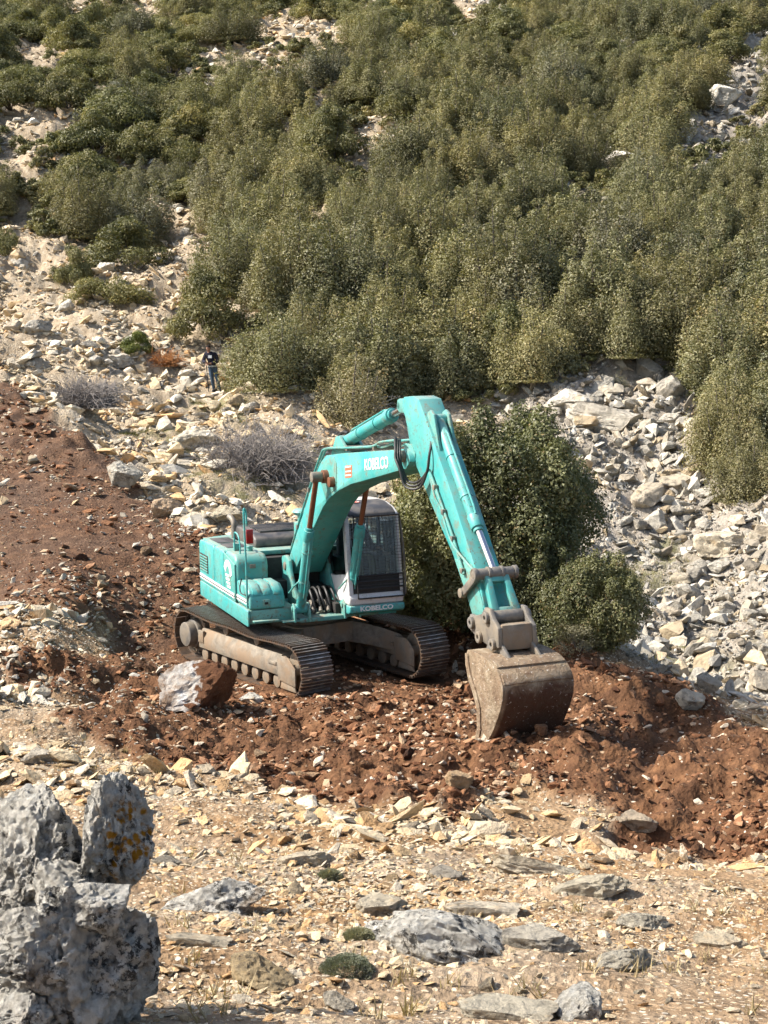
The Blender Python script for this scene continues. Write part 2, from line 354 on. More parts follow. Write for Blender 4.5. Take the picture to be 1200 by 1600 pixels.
# --- scattered stones: tens of thousands, as instances of a dozen shapes
src = bpy.data.collections.new('stone_shapes')
NCH = 14
for k in range(NCH):
    dm = [(1,.8,.55),(1,.7,.3),(1.1,.75,.38),(.9,.8,.65),(1.2,.6,.32),(1,.9,.28),(1,.6,.5)][k % 7]
    src.objects.link(bpy.data.objects.new('chip_%02d' % k, chip_mesh('chip', 300 + k, dm, M_STONE)))
def gn_scatter(name, P, rot, scl, idxs, tint, label, parent=None):
    me = bpy.data.meshes.new(name); me.vertices.add(len(P)); me.vertices.foreach_set('co', np.asarray(P, np.float32).ravel())
    fattr(me, 'rot', rot, typ='FLOAT_VECTOR'); fattr(me, 'scl', scl, typ='FLOAT_VECTOR'); fattr(me, 'pick', idxs, typ='INT')
    fattr(me, 'tint', np.concatenate([tint, np.ones((len(tint), 1))], 1), typ='FLOAT_COLOR')
    o = link(bpy.data.objects.new(name, me), parent); tag(o, label, kind='stuff')
    g = bpy.data.node_groups.new(name + '_scatter', 'GeometryNodeTree')
    g.interface.new_socket('Geometry', in_out='INPUT', socket_type='NodeSocketGeometry'); g.interface.new_socket('Geometry', in_out='OUTPUT', socket_type='NodeSocketGeometry')
    gi, go = g.nodes.new('NodeGroupInput'), g.nodes.new('NodeGroupOutput')
    ci = g.nodes.new('GeometryNodeCollectionInfo'); ci.inputs['Collection'].default_value = src; ci.inputs['Separate Children'].default_value = True; ci.inputs['Reset Children'].default_value = True
    ip = g.nodes.new('GeometryNodeInstanceOnPoints'); ip.inputs['Pick Instance'].default_value = True
    def na(nm, t): nd = g.nodes.new('GeometryNodeInputNamedAttribute'); nd.data_type = t; nd.inputs['Name'].default_value = nm; return nd.outputs['Attribute']
    L = g.links.new; L(gi.outputs[0], ip.inputs['Points']); L(ci.outputs[0], ip.inputs['Instance'])
    L(na('pick', 'INT'), ip.inputs['Instance Index']); L(na('rot', 'FLOAT_VECTOR'), ip.inputs['Rotation']); L(na('scl', 'FLOAT_VECTOR'), ip.inputs['Scale'])
    L(ip.outputs[0], go.inputs[0]); md = o.modifiers.new('scatter', 'NODES'); md.node_group = g; return o
def scatter_points(n, smin, smax, power, tlim=.36, y0=4.6, y1=125):
    """n points spread evenly to the eye; stone sizes follow a power law, scaled with distance"""
    s = rng.uniform(math.log(y0 + 5), math.log(y1 + 5), n); t = rng.uniform(-tlim, tlim, n)
    y = np.exp(s) - 5; x = t * (y + 5)
    u = rng.random(n); a, b = smin**-power, smax**-power
    size = (a + u * (b - a)) ** (-1 / power) * (y + 2.5)
    return x, y, size
N = 300000
x, y, size = scatter_points(N, .0030, .034, 1.75)
size = size * np.interp(y, [4, 9, 16, 22, 30, 40], [.70, .70, .70, .80, .76, .84]) * np.where((x > .07*y) & (y > 24), 1.3, 1.0)
size = size * np.clip(1 + .85*fbm(x/2.1, y/2.6, oct=3, seed=88), .62, 1.75)
soil = lookup(M_SOIL, x, y); smo = lookup(M_SMOOTH, x, y); gra = lookup(M_GRASS, x, y)
_pp = to_px(np.stack([x, y, Hz(x, y)], -1))
road = lookup(_road, x, y) * (soil > .5)
size = size * (1 - .35*road)
size = size * np.where((soil > .5) & (road < .3), 1.2, 1.0)
dens = np.where(soil > .5, .95, 1.0) * (1 - .45*road) * (1 - .80*smo) * (1 - .55*gra)
dens *= np.where((x > .07*y) & (y > 24), np.clip(.9 + .5*fbm(x/1.3, y/1.3, oct=3, seed=77), .5, 1.0), np.clip(.66 + .75*fbm(x/1.3, y/1.3, oct=3, seed=77), .22, 1.0))
ly_ = _c*(x-MX) - _s2*(y-MY); lw_ = _s2*(x-MX) + _c*(y-MY)
under = (np.abs(ly_) < 2.4) & (np.abs(np.abs(lw_) - 1.2) < .42)
keep = (rng.random(N) < dens) & ~(under & (size > .06)) & (size < 1.1)
keep &= ~((soil > .5) & (size > .30*(y+2.5)/22))
keep &= (size < .15) | (y > 11)
keep &= rng.random(N) < np.interp(y, [20, 30, 60], [1, .95, .9])
x, y, size, soil, smo = [v[keep] for v in (x, y, size, soil, smo)]
n = len(x)
scree = (x > .07*y) & (y > 24)
tint = np.array(LIME)[rng.choice(len(LIME), n)]
tint[scree] = np.array(GREY)[rng.choice(len(GREY), scree.sum())]
far = (y > 30) & ~scree & (rng.random(n) < .55); tint[far] = np.array(GREY)[rng.choice(len(GREY), far.sum())]
ms = soil > .5; tint[ms] = np.array(SOILC)[rng.choice(len(SOILC), ms.sum(), p=SOILP)]
rd = ms & (x < -3) & (rng.random(n) < .42); tint[rd] = np.array(LIME)[rng.choice(len(LIME), rd.sum())] * .8
tint = tint * rng.uniform(.78, 1.12, (n, 1)) * np.where(((y > 28) & ~ms & ~scree)[:, None], np.array([[1.05,.98,.86]]), np.where((y < 20)[:, None] & ~ms[:, None], np.array([[.98,.92,.82]]), np.where(scree[:, None], np.array([[.80,.78,.735]]) * rng.uniform(.55, 1.15, (n, 1)), 1.0)))
flat = np.where(ms, .9, np.where(y < 20, .62, .9))
scl = np.stack([size, size * rng.uniform(.7, 1, n), size * rng.uniform(.6, 1.1, n) * flat], -1)
tl = np.where(scree, .62, .38)
rot = np.stack([rng.normal(0, 1, n)*tl, rng.normal(0, 1, n)*tl, rng.uniform(0, 6.28, n)], -1)
z = Hz(x, y) + size * np.where(y < 20, rng.uniform(-.06, .14, n), rng.uniform(-.05, .24, n))
P = np.stack([x, y, z], -1)
for msk, nm, lb in ((ms, 'soil_clods', 'loose red clods and stone chips strewn over the dug earth'), (~ms, 'loose_stones', 'small loose limestone chips covering the slopes')):
    gn_scatter(nm, P[msk], rot[msk], scl[msk], rng.integers(0, NCH, msk.sum()), tint[msk], lb)

# --- single rocks one can point to
ROCKV = [rock_mesh('rock', 500 + k, 3, 12, [(1,.8,.6),(1.15,.7,.45),(1,.9,.5),(.9,.8,.75),(1.3,.7,.4),(1.1,.6,.55)][k % 6], .10, .3, slab=(k % 3 == 1)) for k in range(14)]
def rock_at(me, px, py, wpx, label, group=None, tint=None, rz=None, aspect=(1, 1, 1), sink=.22, tilt=.15, name='rock', cat='rock'):
    p = ground(px, py); s = wpx * p.y / FPX
    o = link(bpy.data.objects.new(name, me)); o.scale = (s*aspect[0], s*aspect[1], s*aspect[2])
    o.rotation_euler = (random.gauss(0, tilt), random.gauss(0, tilt), random.uniform(0, 6.28) if rz is None else rz)
    hgt = max(abs(v.co.z) for v in me.vertices) * s * aspect[2]
    o.location = (p.x, p.y, p.z + hgt * (1 - 2*sink)); tc_ = tint or random.choice(GREY); o.color = (tc_[0]*1.02, tc_[1]*.98, tc_[2]*.90, 1)
    return tag(o, label, cat, group)
# boulder with orange lichen in the near corner: one weathered outcrop split into lumps
def mat_outcrop(orange, dk=0.0):
    m = NT('weathered_limestone'); V = m.obj()
    n1 = m.noise(V, 9.0, 6, .70); n2 = m.noise(V, 24.0, 6, .76); n3 = m.noise(V, 5.0, 4, .62, .3)
    c = m.ramp(n1, [(.30, (.34,.31,.26)), (.44, (.56,.525,.455)), (.56, (.72,.685,.605)), (.74, (.82,.79,.71))])
    c = m.mix(m.ramp(m.voro(V, 15.0), [(.10, .7), (.34, 0.0)]), c, (.62,.61,.565))
    dark = m.math('MULTIPLY', m.ramp(n2, [(.45 + dk, 1.0), (.53 + dk, 0.0)]), m.ramp(n3, [(.44 - dk, .08), (.56 - dk, .92)]))
    c = m.mix(dark, c, (.030,.027,.024))
    c = m.mix(m.ramp(m.noise(V, 6.0, 5), [(.60, 0.0), (.70, .6)]), c, (.40,.30,.20))
    if orange:
        sp = m.n('Separ' + 'ateXYZ'); m.l(V, sp.inputs[0])
        reg = m.math('MULTIPLY', m.mapr(sp.outputs[0], -.06, .02), m.mapr(sp.outputs[2], .26, .18))
        reg = m.math('MULTIPLY', reg, m.mapr(sp.outputs[2], -.16, -.06))
        blot = m.ramp(m.voro(V, 26.0), [(.34, 1.0), (.56, 0.0)])
        c = m.mix(m.math('MULTIPLY', m.math('MULTIPLY', reg, blot), m.ramp(m.noise(V, 8.0, 4), [(.38, 0.0), (.46, 1.0)])), c, (.42,.19,.018))
    h = m.math('ADD', m.noise(V, 14.0, 8, .80), m.math('MULTIPLY', m.voro(V, 22.0), .6))
    m.bsdf(c, .95, m.bump(h, 1.0, .10), spec=.12); return m.m
def lump(px, py, Y, w, d, h, seed, label, orange=False, rz=0.0, sub=6, rough=.095, planes=20, cracks=.9, name='boulder', tilt=(0, 0)):
    c = at(px, py, Y); me = rock_mesh(name, seed, sub, planes, (w, d, h), rough, cracks, OUT_O if orange else (OUT_D if 'dark' in label else OUT), smooth=True, gain=.62)
    o = link(bpy.data.objects.new(name, me)); o.location = c; o.rotation_euler = (tilt[0], tilt[1], rz); return tag(o, label, 'boulder')
OUT, OUT_O, OUT_D = mat_outcrop(False), mat_outcrop(True), mat_outcrop(False, .0)
lump(175, 1325, 5.95, .36, .40, .62, 21, 'tall rounded grey boulder lobe spotted with orange lichen', True)
lump(48, 1360, 6.05, .56, .50, .70, 22, 'grey pitted boulder at the left edge beside the lichen lobe')
lump(132, 1520, 5.5, .80, .62, .80, 23, 'largest white and black weathered boulder in the near left corner', rough=.11, rz=.4)
lump(150, 1412, 5.42, .26, .24, .24, 24, 'small pale knob of rock set between the two near boulders', sub=5)
lump(112, 1400, 5.85, .34, .34, .44, 29, 'grey rock wedged in the cleft between the near boulders', sub=5)
lump(20, 1470, 5.9, .42, .4, .5, 28, 'shadowed grey boulder wedged below the left edge boulder', sub=5)
lump(30, 1590, 5.2, .30, .3, .26, 27, 'pale broken rock low in the near left corner', sub=5)
lump(700, 1484, 7.5, 1.35, .62, .46, 31, 'wide dark pitted limestone boulder with a bright top near the cushion plant', rz=-.25, tilt=(.12, .2), sub=5)
lump(908, 1585, 6.35, .27, .24, .22, 32, 'grey topped rock with a black right flank at the bottom edge', sub=5)
lump(330, 1415, 8.7, .72, .40, .30, 33, 'dark hollowed rock just right of the lichen boulder', sub=5, tilt=(.1, 0))
BIG = [rock_mesh('rock', 700 + k, 5, 16, dm, .075, .5, slab=sl, gain=.61, smooth=True) for k, (dm, sl) in enumerate([((1,.7,.55),0),((1,.8,.45),1),((1,.7,.8),0),((1.1,.6,.35),1),((1,.75,.62),0)])]
named = [(2,400,1535,92,'pale tan upright slab below the dark hollowed rock',(.62,.50,.33)),(0,258,1350,52,'small dark rock on the gravel just right of the lichen lobe',(.30,.28,.25)),
 (1,845,1478,95,'grey flat topped rock right of the wide dark boulder',(.55,.52,.47)),(3,800,1590,120,'low pale ledge of rock at the bottom edge',(.62,.58,.5)),
 (4,1000,1448,66,'pale ledge rock with a black underside on the right foreground',(.6,.57,.5)),(1,925,1395,95,'flat layered rock on the right foreground gravel',(.62,.57,.47)),
 (3,845,1365,110,'thin stepped limestone ledge below the red earth',(.66,.6,.5)),(0,690,1370,60,'dark sided rock in the middle foreground',(.42,.39,.35)),
 (2,525,1572,46,'small upright grey stone below the cushion plant',(.5,.47,.42)),(1,600,1420,70,'pale slab of rock above the wide dark boulder',(.64,.58,.48)),
 (3,315,1478,80,'low pale rock below the dark hollowed rock',(.58,.52,.43)),(1,1130,1480,70,'pale flat rock near the right edge of the foreground',(.66,.58,.46)),
 (0,60,1190,60,'pale rock on the left foreground slope',(.6,.56,.5)),(3,760,1430,95,'bright cracked slab right of the middle foreground',(.68,.62,.53)),
 (4,970,1510,80,'grey rock among gravel near the bottom right',(.55,.52,.46)),(1,480,1350,70,'flat cream slab in the middle of the gravel slope',(.68,.6,.48)),
 (1,722,1228,58,'tan block of stone lying on the red earth below the bucket',(.58,.42,.27)),(0,990,1295,82,'pale rock half buried under the red earth heap',(.55,.47,.38)),
 (3,480,1216,42,'flat tan stone on the red earth',(.5,.34,.22)),(2,1077,1108,52,'white rock at the foot of the red bank',(.72,.69,.63)),
 (0,302,700,80,'large pale boulder standing alone on the grass left of the grey thorn bush',(.62,.58,.5)),(2,192,760,62,'grey boulder at the edge of the red earth track',(.5,.48,.44)),
 (4,262,806,62,'rust stained white boulder behind the excavator',(.62,.47,.34)),(0,352,812,60,'pale boulder just behind the engine hood',(.64,.58,.47)),(1,310,824,58,'long white rock behind the exhaust pipe',(.68,.62,.52)),
 (3,945,668,125,'broad leaning slab at the top of the scree',(.60,.57,.52)),(1,1130,865,95,'wide cream ledge in the middle of the scree',(.66,.6,.5)),(0,890,640,85,'big pale block at the upper left of the scree',(.62,.6,.56)),
 (2,1010,590,50,'grey pointed rock against the thicket above the scree',(.5,.48,.45)),(3,660,665,70,'pale boulder seen behind the raised boom',(.64,.6,.53)),(4,60,520,44,'grey lumpy rock on the left hillside',(.5,.48,.45)),
 (1,210,470,55,'light slab beside the low juniper',(.62,.59,.54)),(0,162,425,40,'white rock between the junipers',(.68,.66,.62)),(1,185,572,55,'pale rock left of the yellow green bush',(.64,.6,.54)),(2,1105,1080,46,'grey rock in the shade below the round bush',(.5,.49,.46)),
 (0,965,255,50,'white outcrop in the middle of the upper thicket',(.72,.69,.64)),(2,1130,165,55,'white boulder in the clearing near the upper right edge',(.72,.7,.66)),(0,1068,215,40,'pale outcrop below the upper right clearing',(.7,.66,.6))]
for k, px, py, wpx, lb, tc in named: rock_at(BIG[k], px, py, wpx*(1.2 if py > 1300 else 1), lb, tint=tc, rz=random.uniform(-.5, .5), aspect=(1.15, 1, .8) if py > 1300 else (1, 1, 1), sink=.36 if py > 1300 else .2, tilt=.14)
# boulder freed by the digging, crusted with earth on its right flank
def mat_freed():
    m = NT('freed_boulder_limestone'); V = m.obj(); sp = m.n('Separ' + 'ateXYZ'); m.l(V, sp.inputs[0])
    n = m.noise(V, 3.0, 8, .65, .4); g = m.math('ADD', m.math('ADD', sp.outputs[0], m.math('MULTIPLY', sp.outputs[2], -.35)), m.math('MULTIPLY', m.math('SUBTRACT', n, .5), 1.1))
    c = m.mix(m.ramp(g, [(-.12, 0.0), (.05, 1.0)]), m.ramp(n, [(.36, (.22,.15,.10)), (.50, (.46,.42,.37)), (.62, (.62,.60,.57))]), m.ramp(n, [(.3, (.07,.03,.016)), (.7, (.19,.09,.045))]))
    m.bsdf(c, .95, m.bump(m.noise(V, 7.0, 10, .7), .9, .1), spec=.15); return m.m
p = ground(295, 1108); fb = link(bpy.data.objects.new('boulder', rock_mesh('boulder', 43, 5, 16, (1.5, 1.05, .95), .10, .5, mat_freed(), smooth=True, gain=.61)))
fb.location = (p.x, p.y + .3, p.z + .14); fb.rotation_euler = (.1, -.15, .35); tag(fb, 'big freed boulder white on the left and earth brown on the right before the track', 'boulder')
rock_at(BIG[0], 392, 1100, 52, 'white chalky rock scraped up beside the near track', tint=(.74,.72,.70))
def poly_px(poly, n, r=random):
    xs = [p[0] for p in poly]; ys = [p[1] for p in poly]; o = []
    while len(o) < n:
        a, b = r.uniform(min(xs), max(xs)), r.uniform(min(ys), max(ys))
        if inpoly(np.array([a]), np.array([b]), poly)[0]: o.append((a, b))
    return o
zones = [
 ([(830,612),(1000,590),(1065,600),(1105,740),(1000,800),(935,760),(905,690)], 46, (22, 66), GREY, 'rock on the upper scree below the thicket', 'blocks of the upper scree'),
 ([(1000,800),(1105,745),(1200,790),(1200,960),(960,960),(950,830)], 46, (20, 60), GREY, 'rock midway down the scree', 'blocks of the middle scree'),
 ([(985,960),(1200,960),(1200,1130),(1090,1085),(960,1030)], 38, (18, 48), GREY, 'rock on the scree beyond the bank', 'blocks of the lower scree'),
 ([(0,400),(70,420),(260,480),(260,540),(320,600),(0,600)], 32, (13, 38), GREY + LIME[:2], 'rock on the open left hillside', 'rocks of the open left hillside'),
 ([(60,600),(330,610),(480,680),(330,790),(260,790),(130,690)], 26, (14, 38), GREY + LIME[:2], 'rock on the flat below the standing person', 'rocks of the flat'),
 ([(240,430),(290,340),(330,340),(320,400),(260,440)], 8, (14, 32), GREY, 'rock in the gap between left shrubs', 'rocks of the gap'),
 ([(0,1100),(110,1140),(360,1235),(560,1275),(740,1300),(300,1320),(260,1240),(0,1210)], 14, (16, 36), LIME, 'stone on gravel below the red cut', 'stones of the left gravel slope'),
 ([(290,1330),(760,1310),(1200,1400),(1200,1590),(620,1590),(620,1400),(300,1400)], 16, (18, 44), LIME, 'stone on the near gravel slope', 'stones of the near gravel slope'),
]
for poly, cnt, (a, b), tints, lb, grp in zones:
    for (px, py) in poly_px(poly, cnt):
        wpx = a * (b / a) ** (random.random() ** 1.7)
        tc = random.choice(tints); sz = 'large' if wpx > a + .55*(b-a) else 'small'
        hue = 'tan' if tc[0] > tc[2]*1.5 else ('pale' if tc[0] > .57 else 'grey')
        kv = random.randrange(14); shp = ('blocky', 'slabby', 'broad', 'chunky', 'long', 'wedge')[kv % 6]; xs_ = [q_[0] for q_ in poly]; fr_ = (px - min(xs_)) / (max(xs_) - min(xs_)); prt = ('left side', 'centre', 'right side')[min(int(fr_*3), 2)]
        rock_at(ROCKV[kv], px, py, wpx, f'{sz} {hue} {shp} {lb}, {prt}', grp, tc, sink=.25, tilt=.3)
for (px, py) in poly_px([(560,1000),(700,1060),(880,1060),(1190,1170),(1190,1310),(960,1270),(800,1220),(600,1250),(300,1190),(420,1130)], 18) + poly_px([(0,640),(120,720),(230,800),(290,900),(260,960),(0,940)], 8):
    tc = random.choice(SOILC[2:6]); rock_at(random.choice(ROCKV), px, py, random.uniform(13, 30), 'rust brown stone lying on the red dug earth', 'brown stones on the dug earth', tc, sink=.2, tilt=.4)

# ---------------------------------------------------------------- shrubs and trees
def mat_leaf(name, dark, mid, light, dry=(.20,.15,.07)):
    m = NT(name); r = m.attr('rnd'); oi = m.n('ObjectInfo'); orn = oi.outputs['Random']
    c = m.ramp(r, [(0, dark), (.5, mid), (.93, light), (1, dry)])
    c = m.mix(m.mapr(orn, 0, 1, 0, .8), c, m.mix(1, c, (1.22,1.08,.95), 'MULTIPLY'))
    c = m.mix(m.mapr(m.math('FRACT', m.math('MULTIPLY', orn, 7.3)), 0, 1, 0, 1), m.mix(1, c, (.74,.76,.78), 'MULTIPLY'), m.mix(1, c, (1.22,1.2,1.16), 'MULTIPLY'))
    d = m.n('BsdfDiffuse'); t = m.n('BsdfTranslucent'); g = m.n('BsdfGlossy'); g.inputs['Roughness'].default_value = .5
    m.l(c, d.inputs[0]); m.l(m.mix(1, c, (1.1,1.15,.6), 'MULTIPLY'), t.inputs[0])
    a = m.n('MixShader'); a.inputs[0].default_value = .22; m.l(d.outputs[0], a.inputs[1]); m.l(t.outputs[0], a.inputs[2])
    b = m.n('MixShader'); b.inputs[0].default_value = .03; m.l(a.outputs[0], b.inputs[1]); m.l(g.outputs[0], b.inputs[2])
    m.l(b.outputs[0], m.out.inputs[0]); return m.m
OAK = mat_leaf('oak_leaves', (.092,.094,.042), (.182,.178,.086), (.33,.31,.165))
JUN = mat_leaf('juniper_leaves', (.082,.090,.036), (.158,.160,.066), (.27,.255,.115), (.28,.24,.11))
GRN = mat_leaf('bright_leaves', (.085,.105,.018), (.15,.18,.035), (.24,.26,.06), (.2,.2,.05))
SAGE = mat_leaf('grey_leaves', (.11,.11,.062), (.185,.18,.11), (.28,.27,.18))
def mat_bark(name='shrub_bark', a=(.09,.075,.06), b=(.19,.165,.14)):
    m = NT(name); V = m.obj(); n = m.noise(V, 14.0, 6, .7, 1.0)
    m.bsdf(m.ramp(n, [(.3, a), (.7, b)]), .95, m.bump(n, .6, .02), spec=.1); return m.m
BARK = mat_bark()
def limb(V, Fc, pts, radii, n=6):
    """append a tapered tube"""
    b0 = len(V); pts = [np.array(p, float) for p in pts]
    for i, (p, r) in enumerate(zip(pts, radii)):
        t = pts[min(i+1, len(pts)-1)] - pts[max(i-1, 0)]; t = t / (np.linalg.norm(t) + 1e-9)
        u = np.cross(t, [0.3, 1, .2]); u /= np.linalg.norm(u) + 1e-9; v = np.cross(t, u)
        for k in range(n): V.append(p + r * (math.cos(6.2832*k/n)*u + math.sin(6.2832*k/n)*v))
    for i in range(len(pts)-1):
        for k in range(n): Fc.append((b0+i*n+k, b0+i*n+(k+1) % n, b0+(i+1)*n+(k+1) % n, b0+(i+1)*n+k))
def leaf_mesh(name, P, N, size, mat, r, long=1.55, tone=None):
    n = len(P); N = N / (np.linalg.norm(N, axis=1)[:, None] + 1e-9)
    a = np.cross(N, r.normal(size=(n, 3))); a /= np.linalg.norm(a, axis=1)[:, None] + 1e-9; b = np.cross(N, a)
    L = (size * r.uniform(.6, 1.25, n))[:, None]; Wd = L / long
    fold = N * L * r.uniform(-.25, .25, (n, 1))
    V = np.stack([P - a*L*.5, P + b*Wd*.5 + fold, P + a*L*.5, P - b*Wd*.5 + fold], 1).reshape(-1, 3)
    me = mesh_np(name, V, np.arange(4*n).reshape(-1, 4)); rn = np.clip(.5 + r.normal(0, .12, n) + (tone if tone is not None else 0), 0, .97); rn[r.random(n) < .03] = 1
    fattr(me, 'rnd', rn, 'FACE'); me.materials.append(mat); return me
def lobes_leaves(lobes, n, r, shell=.34, up=.25, jit=.50):
    c = np.array([l[0] for l in lobes]); R_ = np.array([l[1] for l in lobes]); ar = (R_[:, 0]*R_[:, 2]); k = r.choice(len(lobes), n, p=ar/ar.sum())
    d = r.normal(size=(n, 3)); d[:, 2] = d[:, 2] + up; d /= np.linalg.norm(d, axis=1)[:, None]
    lum = 1 + .20*vnoise(d[:, 0]*3 + k*7.1, d[:, 1]*3, d[:, 2]*3, 5) + .26*vnoise(d[:, 0]*7 + k*3.3, d[:, 1]*7, d[:, 2]*7, 6)
    rad = (1 - shell * r.random(n)**1.6) * lum
    P = c[k] + d * R_[k] * rad[:, None]
    Nn = d / R_[k]; Nn /= np.linalg.norm(Nn, axis=1)[:, None]
    global TONE; TONE = (r.normal(size=len(lobes)) * .15)[k]
    return P, Nn + jit * r.normal(size=(n, 3)) * .8 + np.array([0, 0, .25])
def crown_oak(seed, Wd=3.0, Ht=3.6, stems=9, n=26000, leaf=.078, mat=None, bottom=.12, drop=.42, fat=.21):
    """upright evergreen oak: a bundle of flame-shaped stems"""
    r = np.random.default_rng(seed); lobes = []; V, Fc = [], []
    for s in range(stems):
        a = s * 2.4 + r.uniform(-.4, .4); q = math.sqrt((s + .35) / stems) * Wd * .36
        bx, by = q*math.cos(a), q*math.sin(a); h = Ht * (1 - drop*(q/(Wd*.36))**1.6) * r.uniform(.82, 1.08); m = 6
        lean = np.array([bx, by]) * .25
        for i in range(m):
            f = i / (m - 1); rr = Wd * fat * (1 - .72*f**1.4) * r.uniform(.8, 1.2)
            z = Ht*bottom + (h - Ht*bottom) * f
            lobes.append(((bx + lean[0]*f + r.normal()*.10, by + lean[1]*f + r.normal()*.10, z), (rr, rr, rr*1.25)))
        limb(V, Fc, [(bx*.15, by*.15, -.15), (bx*.5, by*.5, h*.25), (bx, by, h*.6), (bx+lean[0], by+lean[1], h*.95)], [.07, .05, .03, .008], 5)
    P, Nn = lobes_leaves(lobes, n, r); P[:, 2] = np.maximum(P[:, 2], .02 + .1*r.random(n))
    me = leaf_mesh('crown', P, Nn, leaf, mat or OAK, r, tone=TONE)
    tm = mesh_np('trunk', V, Fc, True); tm.materials.append(BARK); return me, tm
def crown_dome(seed, Wd, Ht, n, leaf, mat, k=46):
    """rounded tree crown: leafy lobes of mixed size over a dome, with upright tips"""
    r = np.random.default_rng(seed); lobes = []; V, Fc = [], []
    for s in range(k):
        a = s * 2.39996; z_ = (s + .5) / k; e = math.sqrt(max(1 - (1 - z_)**2.4, 0)) if z_ < .55 else math.sqrt(max(1 - ((z_ - .25)/.80)**2, .02))
        q = Wd * .40 * e * r.uniform(.75, 1.08); rr = Wd * r.uniform(.085, .15); zz = Ht * (.06 + .84*z_) * r.uniform(.94, 1.05)
        c = (q*math.cos(a), q*math.sin(a), zz); lobes.append((c, (rr, rr, rr*1.15)))
        if s % 2: lobes.append(((c[0]*1.02, c[1]*1.02, c[2] + rr*.9), (rr*.55, rr*.55, rr*.9)))
        if s % 3 == 0: limb(V, Fc, [(0, 0, -.2), (c[0]*.25, c[1]*.25, zz*.35), (c[0]*.85, c[1]*.85, zz*.9)], [.09, .05, .012], 6)
    P, Nn = lobes_leaves(lobes, n, r, .45); P[:, 2] = np.maximum(P[:, 2], .02 + .1*r.random(n))
    me = leaf_mesh('crown', P, Nn, leaf, mat, r, tone=TONE); tm = mesh_np('trunk', V, Fc, True); tm.materials.append(BARK); return me, tm
def crown_low(seed, Wd=3.2, Ht=1.3, n=11000, leaf=.10, mat=None, tufts=26):
    """low spreading juniper: overlapping fans of foliage"""
    r = np.random.default_rng(seed); lobes = []; V, Fc = [], []
    for s in range(tufts):
        a = r.uniform(0, 6.283); q = math.sqrt(r.random()) * Wd * .42; e = q / (Wd*.42)
        h = Ht * (1 - .65*e*e) * r.uniform(.65, 1.1); rr = Wd * r.uniform(.09, .15)
        lobes.append(((q*math.cos(a), q*math.sin(a), max(h - rr*.5, rr*.4)), (rr*1.2, rr*1.2, rr*.8)))
        if s % 3 == 0: limb(V, Fc, [(0, 0, -.1), (q*.5*math.cos(a), q*.5*math.sin(a), h*.4), (q*math.cos(a), q*math.sin(a), h*.8)], [.05, .035, .01], 5)
    P, Nn = lobes_leaves(lobes, n, r, .5, .5); P[:, 2] = np.maximum(P[:, 2], .02 + .1*r.random(n))
    me = leaf_mesh('crown', P, Nn, leaf, mat or JUN, r, 2.2, TONE); tm = mesh_np('trunk', V, Fc, True); tm.materials.append(BARK); return me, tm
OAKS = [crown_oak(40 + k, *a) for k, a in enumerate([(3.0,3.6,9),(3.4,3.2,11),(2.6,3.8,8),(3.2,4.2,10),(3.6,3.0,12),(2.8,3.0,8),(3.2,3.4,9,26000,.078,SAGE)])]
LOWS = [crown_low(60 + k, *a) for k, a in enumerate([(3.2,1.3),(2.6,1.5),(3.6,1.2),(2.8,1.7)])]
BRIGHT = crown_low(70, 2.2, 1.3, 9000, .09, GRN)
def shrub(name, meshes, loc, scale, label, cat, group=None, rz=None):
    o = empty(name, loc, random.uniform(0, 6.28) if rz is None else rz); o.scale = scale if isinstance(scale, tuple) else (scale,)*3
    for nm, me in zip(('crown', 'trunk'), meshes): link(bpy.data.objects.new(nm, me), o)
    return tag(o, label, cat, group)
def shrub_px(name, meshes, px, py, wpx, hpx, label, cat='shrub', group=None):
    p = ground(px, py); k = p.y / FPX; co = np.empty(len(meshes[0].vertices)*3); meshes[0].vertices.foreach_get('co', co); co = co.reshape(-1, 3)
    sw = wpx*k / np.ptp(co[:, 0]); sh = hpx*k / co[:, 2].max()
    return shrub(name, meshes, (p.x, p.y + .3*wpx*k*.5, p.z - .05), (sw, sw, sh), label, cat, group)
CLEAR = [[(1030,230),(1110,165),(1140,75),(1230,50),(1230,150),(1140,205),(1060,265)],[(690,-10),(785,-10),(785,28),(715,40)],[(0,172),(60,172),(140,200),(60,240),(0,245)],[(0,300),(60,330),(50,355),(35,420),(0,420)],[(0,75),(80,80),(70,112),(0,112)],[(90,10),(265,8),(260,28),(120,32)],[(365,28),(560,40),(550,75),(450,72),(380,62)],[(320,80),(445,82),(440,100),(330,98)],[(415,112),(505,95),(500,120),(430,140)],
 [(545,210),(640,195),(645,235),(560,268)],[(575,110),(625,120),(610,190),(580,190)],[(695,18),(775,0),(772,20),(720,32)],[(1040,225),(1120,175),(1150,90),(1210,70),(1210,130),(1130,195),(1060,250)],[(890,270),(975,235),(985,262),(920,285)],[(1120,270),(1145,275),(1140,300),(1118,300)],[(240,440),(262,350),(320,325),(335,370),(325,420),(255,470)],[(630,120),(690,112),(690,130),(640,135)],[(0,240),(70,250),(50,300),(0,300)]]
def front_line(px):
    return np.interp(px, [-200, 0, 130, 240, 262, 300, 330, 345, 372, 400, 520, 660, 800, 850, 880, 985, 1058, 1092, 1112, 1150, 1260, 1400], [250, 375, 385, 405, 330, 320, 345, 440, 490, 655, 652, 640, 636, 610, 596, 592, 592, 640, 735, 770, 800, 830])
cand = []; yy = 43.0
while yy < 150:
    st = 2.25 if yy < 62 else (2.35 if yy < 85 else 2.7)
    for xx in np.arange(-.34*yy, .34*yy, st): cand.append((xx + random.uniform(-.9, .9), yy + random.uniform(-.9, .9)))
    yy += st * (.95 if yy < 62 else 1.0)
